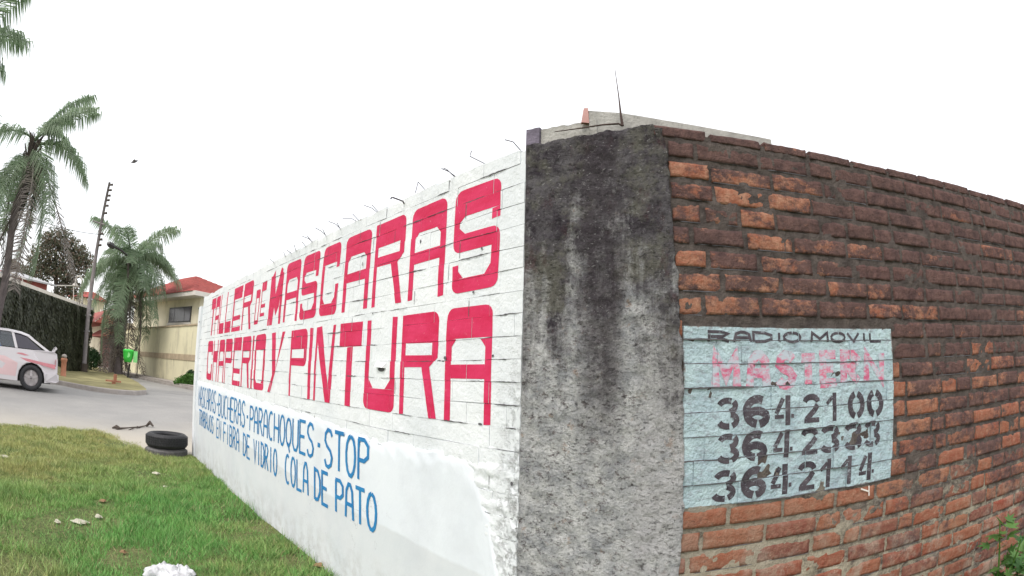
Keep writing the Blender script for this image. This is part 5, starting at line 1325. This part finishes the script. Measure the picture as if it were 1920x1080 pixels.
sidepatch('red_stripe', [(-.60, .66), (-.30, .68), (.10, .72), (.32, .73), (.12, .66), (-.1, .64), (-.36, .60), (-.60, .56)][::-1], 'carred')
sidepatch('red_stripe', [(.08, .80), (.26, .835), (.36, .83), (.42, .81), (.2, .785)][::-1], 'carred', .005)
sidepatch('pink_panel', [(.40, .30), (.36, .60), (.7, .72), (1.4, .70), (2.05, .30)][::-1], 'carpink', .003)
for sg in (1, -1):
    mesh('tail_light', [wc(-.672, sg * (CW - .30), .62), wc(-.60, sg * (CW + .004 - .0), .62), wc(-.60, sg * (CW - .004), .78), wc(-.668, sg * (CW - .30), .80)], [(0, 1, 2, 3)], M['taillight'], car)
mb = MB(); Q = [(-.55, .66), (-.93, .55), (-.94, .40), (-.62, .36)]
V = [wc(x, CW + .012 - (.10 if x < -.68 else 0), z) for x, z in ((-.40, .43), (-.64, .45), (-.71, .42), (-.71, .28), (-.62, .25), (-.38, .27))] + [wc(x, -CW - .012 + (.10 if x < -.68 else 0), z) for x, z in ((-.40, .43), (-.64, .45), (-.71, .42), (-.71, .28), (-.62, .25), (-.38, .27))]
mb.add(V, [(0, 1, 2, 3, 4, 5), (11, 10, 9, 8, 7, 6)] + [(i, i + 6, (i + 1) % 6 + 6, (i + 1) % 6) for i in range(5)]); mb.build('rear_bumper', M['carwhite'], car)
mb = MB()
for a in (1,): mb.tube([wc(-.60, CW - .1, 1.03), wc(-.60, 0, 1.05), wc(-.60, -CW + .1, 1.03)], .028, 6); [mb.tube([wc(-.54, sg * (CW - .13), .94), wc(-.60, sg * (CW - .12), 1.03)], .022, 5) for sg in (1, -1)]
mb.build('spoiler', M['carwhite'], car)
mb = MB(); mb.tube([wc(-.1, 0, .33), wc(WB + .1, 0, .33)], .4, 8); V = []; mb2 = MB(); [mb2.add([wc(x, y, z) for x, y, z in ((-.5, -.7, .2), (WB + .6, -.7, .2), (WB + .6, .7, .2), (-.5, .7, .2), (-.5, -.7, .6), (WB + .6, -.7, .6), (WB + .6, .7, .6), (-.5, .7, .6))], [(0, 3, 2, 1), (4, 5, 6, 7), (0, 1, 5, 4), (2, 3, 7, 6), (0, 4, 7, 3), (1, 2, 6, 5)])]
mb2.build('underbody', M['cardark'], car)
mb = MB(); [mb.add([wc(x, y, z) for x, y, z in ((.3, -.6, .60), (1.9, -.6, .60), (1.9, .6, .60), (.3, .6, .60))], [(0, 1, 2, 3)])]
for y in (-.36, .36):
    for x in (.35, 1.05): mb.add([wc(x - .08, y - .22, .6), wc(x + .08, y - .22, .6), wc(x - .10, y - .2, 1.15), wc(x + .0, y - .2, 1.15), wc(x - .08, y + .22, .6), wc(x + .08, y + .22, .6), wc(x - .10, y + .2, 1.15), wc(x + .0, y + .2, 1.15)], [(0, 1, 3, 2), (4, 6, 7, 5), (1, 5, 7, 3), (0, 2, 6, 4), (2, 3, 7, 6)])
mb.build('seats', M['cardark'], car)
for x in (0, WB):
    for sg in (1, -1):
        yo = sg * (CW - .10); cc = Vector(wc(x, yo, .30)); V = []; F = []; n_ = 24
        prof = [(.19, -.09), (.27, -.10), (.30, -.07), (.305, 0), (.30, .07), (.27, .10), (.19, .09), (.185, .07)]
        for r_, h in prof:
            for k in range(n_): a = 2 * math.pi * k / n_; V.append(tuple(cc + fwd * r_ * math.cos(a) + Vector((0, 0, r_ * math.sin(a))) + side * sg * h))
        for i in range(len(prof) - 1):
            for k in range(n_): F.append((i * n_ + k, i * n_ + (k + 1) % n_, (i + 1) * n_ + (k + 1) % n_, (i + 1) * n_ + k))
        wh_ = mesh('tyre', V, F, M['rubber'], car, True)
        V = [tuple(cc + side * sg * .03)]; F = []
        mbr = MB()
        V = []; 
        for r_, h in ((.19, .075), (.165, .045), (.05, .04), (.0, .055)):
            for k in range(n_): a = 2 * math.pi * k / n_; V.append(tuple(cc + fwd * r_ * math.cos(a) + Vector((0, 0, r_ * math.sin(a))) + side * sg * h))
        mbr.add(V, [(i * n_ + k, i * n_ + (k + 1) % n_, (i + 1) * n_ + (k + 1) % n_, (i + 1) * n_ + k) for i in range(3) for k in range(n_)])
        for k in range(5):
            a = 2 * math.pi * k / 5 + .3; u = fwd * math.cos(a) + Vector((0, 0, math.sin(a))); v = fwd * -math.sin(a) + Vector((0, 0, math.cos(a)))
            mbr.add([tuple(cc + u * r_ + v * w_ + side * sg * h) for r_, w_, h in ((.03, -.035, .075), (.03, .035, .075), (.175, .025, .066), (.175, -.025, .066))], [(0, 1, 2, 3)])
        mbr.build('rim', M['rim'], wh_)
# the passenger: one continuous bust
def bust(label, x, y):
    o0 = Vector(wc(x, y, .58)); t = thing('person', label, 'person', tuple(o0))
    me = bpy.data.meshes.new('person_body'); pts = [((0, 0, 0), .17), ((0, 0, .22), .19), ((0, 0, .40), .16), ((0, 0, .44), .065), ((0, 0, .47), .06), ((.01, 0, .53), .09), ((.01, 0, .60), .085), ((0, .19, .40), .07), ((.05, .25, .2), .05), ((.22, .24, .10), .042), ((.34, .20, .16), .04), ((0, -.19, .40), .07), ((.05, -.25, .2), .05), ((.24, -.22, .12), .042)]
    E_ = [(0, 1), (1, 2), (2, 3), (3, 4), (4, 5), (5, 6), (2, 7), (7, 8), (8, 9), (9, 10), (2, 11), (11, 12), (12, 13)]
    me.from_pydata([tuple(fwd * p[0][0] + side * p[0][1] + Vector((0, 0, p[0][2]))) for p in pts], E_, []); me.materials.append(M['shirt']); me.materials.append(M['skin'])
    o = bpy.data.objects.new('body', me); COL.objects.link(o); o.parent = t
    sk = o.modifiers.new('s', 'SKIN'); 
    for i, p in enumerate(pts): me.skin_vertices[0].data[i].radius = (p[1], p[1])
    me.skin_vertices[0].data[0].use_root = True
    o.modifiers.new('u', 'SUBSURF').levels = 1; o.modifiers['u'].render_levels = 1
    dg_ = bpy.context.evaluated_depsgraph_get(); ev = o.evaluated_get(dg_); m2 = bpy.data.meshes.new_from_object(ev); o.modifiers.clear(); o.data = m2
    for p in m2.polygons: p.material_index = 1 if p.center.z > .44 else 0; p.use_smooth = True
    mb = MB(); hc = o0 + fwd * .01 + Vector((0, 0, .585)); V = []; F = []; n_ = 12
    for i, (r_, h) in enumerate(((.10, -.05), (.112, .0), (.108, .05), (.08, .10), (.03, .125))):
        for k in range(n_): a = 2 * math.pi * k / n_; V.append(tuple(hc + fwd * (r_ * math.cos(a) - .018) + side * r_ * .92 * math.sin(a) + Vector((0, 0, h + (.05 if (math.cos(a) > .4 and i == 0) else 0)))))
    F = [(i * n_ + k, i * n_ + (k + 1) % n_, (i + 1) * n_ + (k + 1) % n_, (i + 1) * n_ + k) for i in range(4) for k in range(n_)] + [tuple(4 * n_ + k for k in range(n_))]
    mb.add(V, F); mb.build('hair', M['hair'], t, True)
bust('person in a light blue shirt sitting by the open car window', .98, .38)
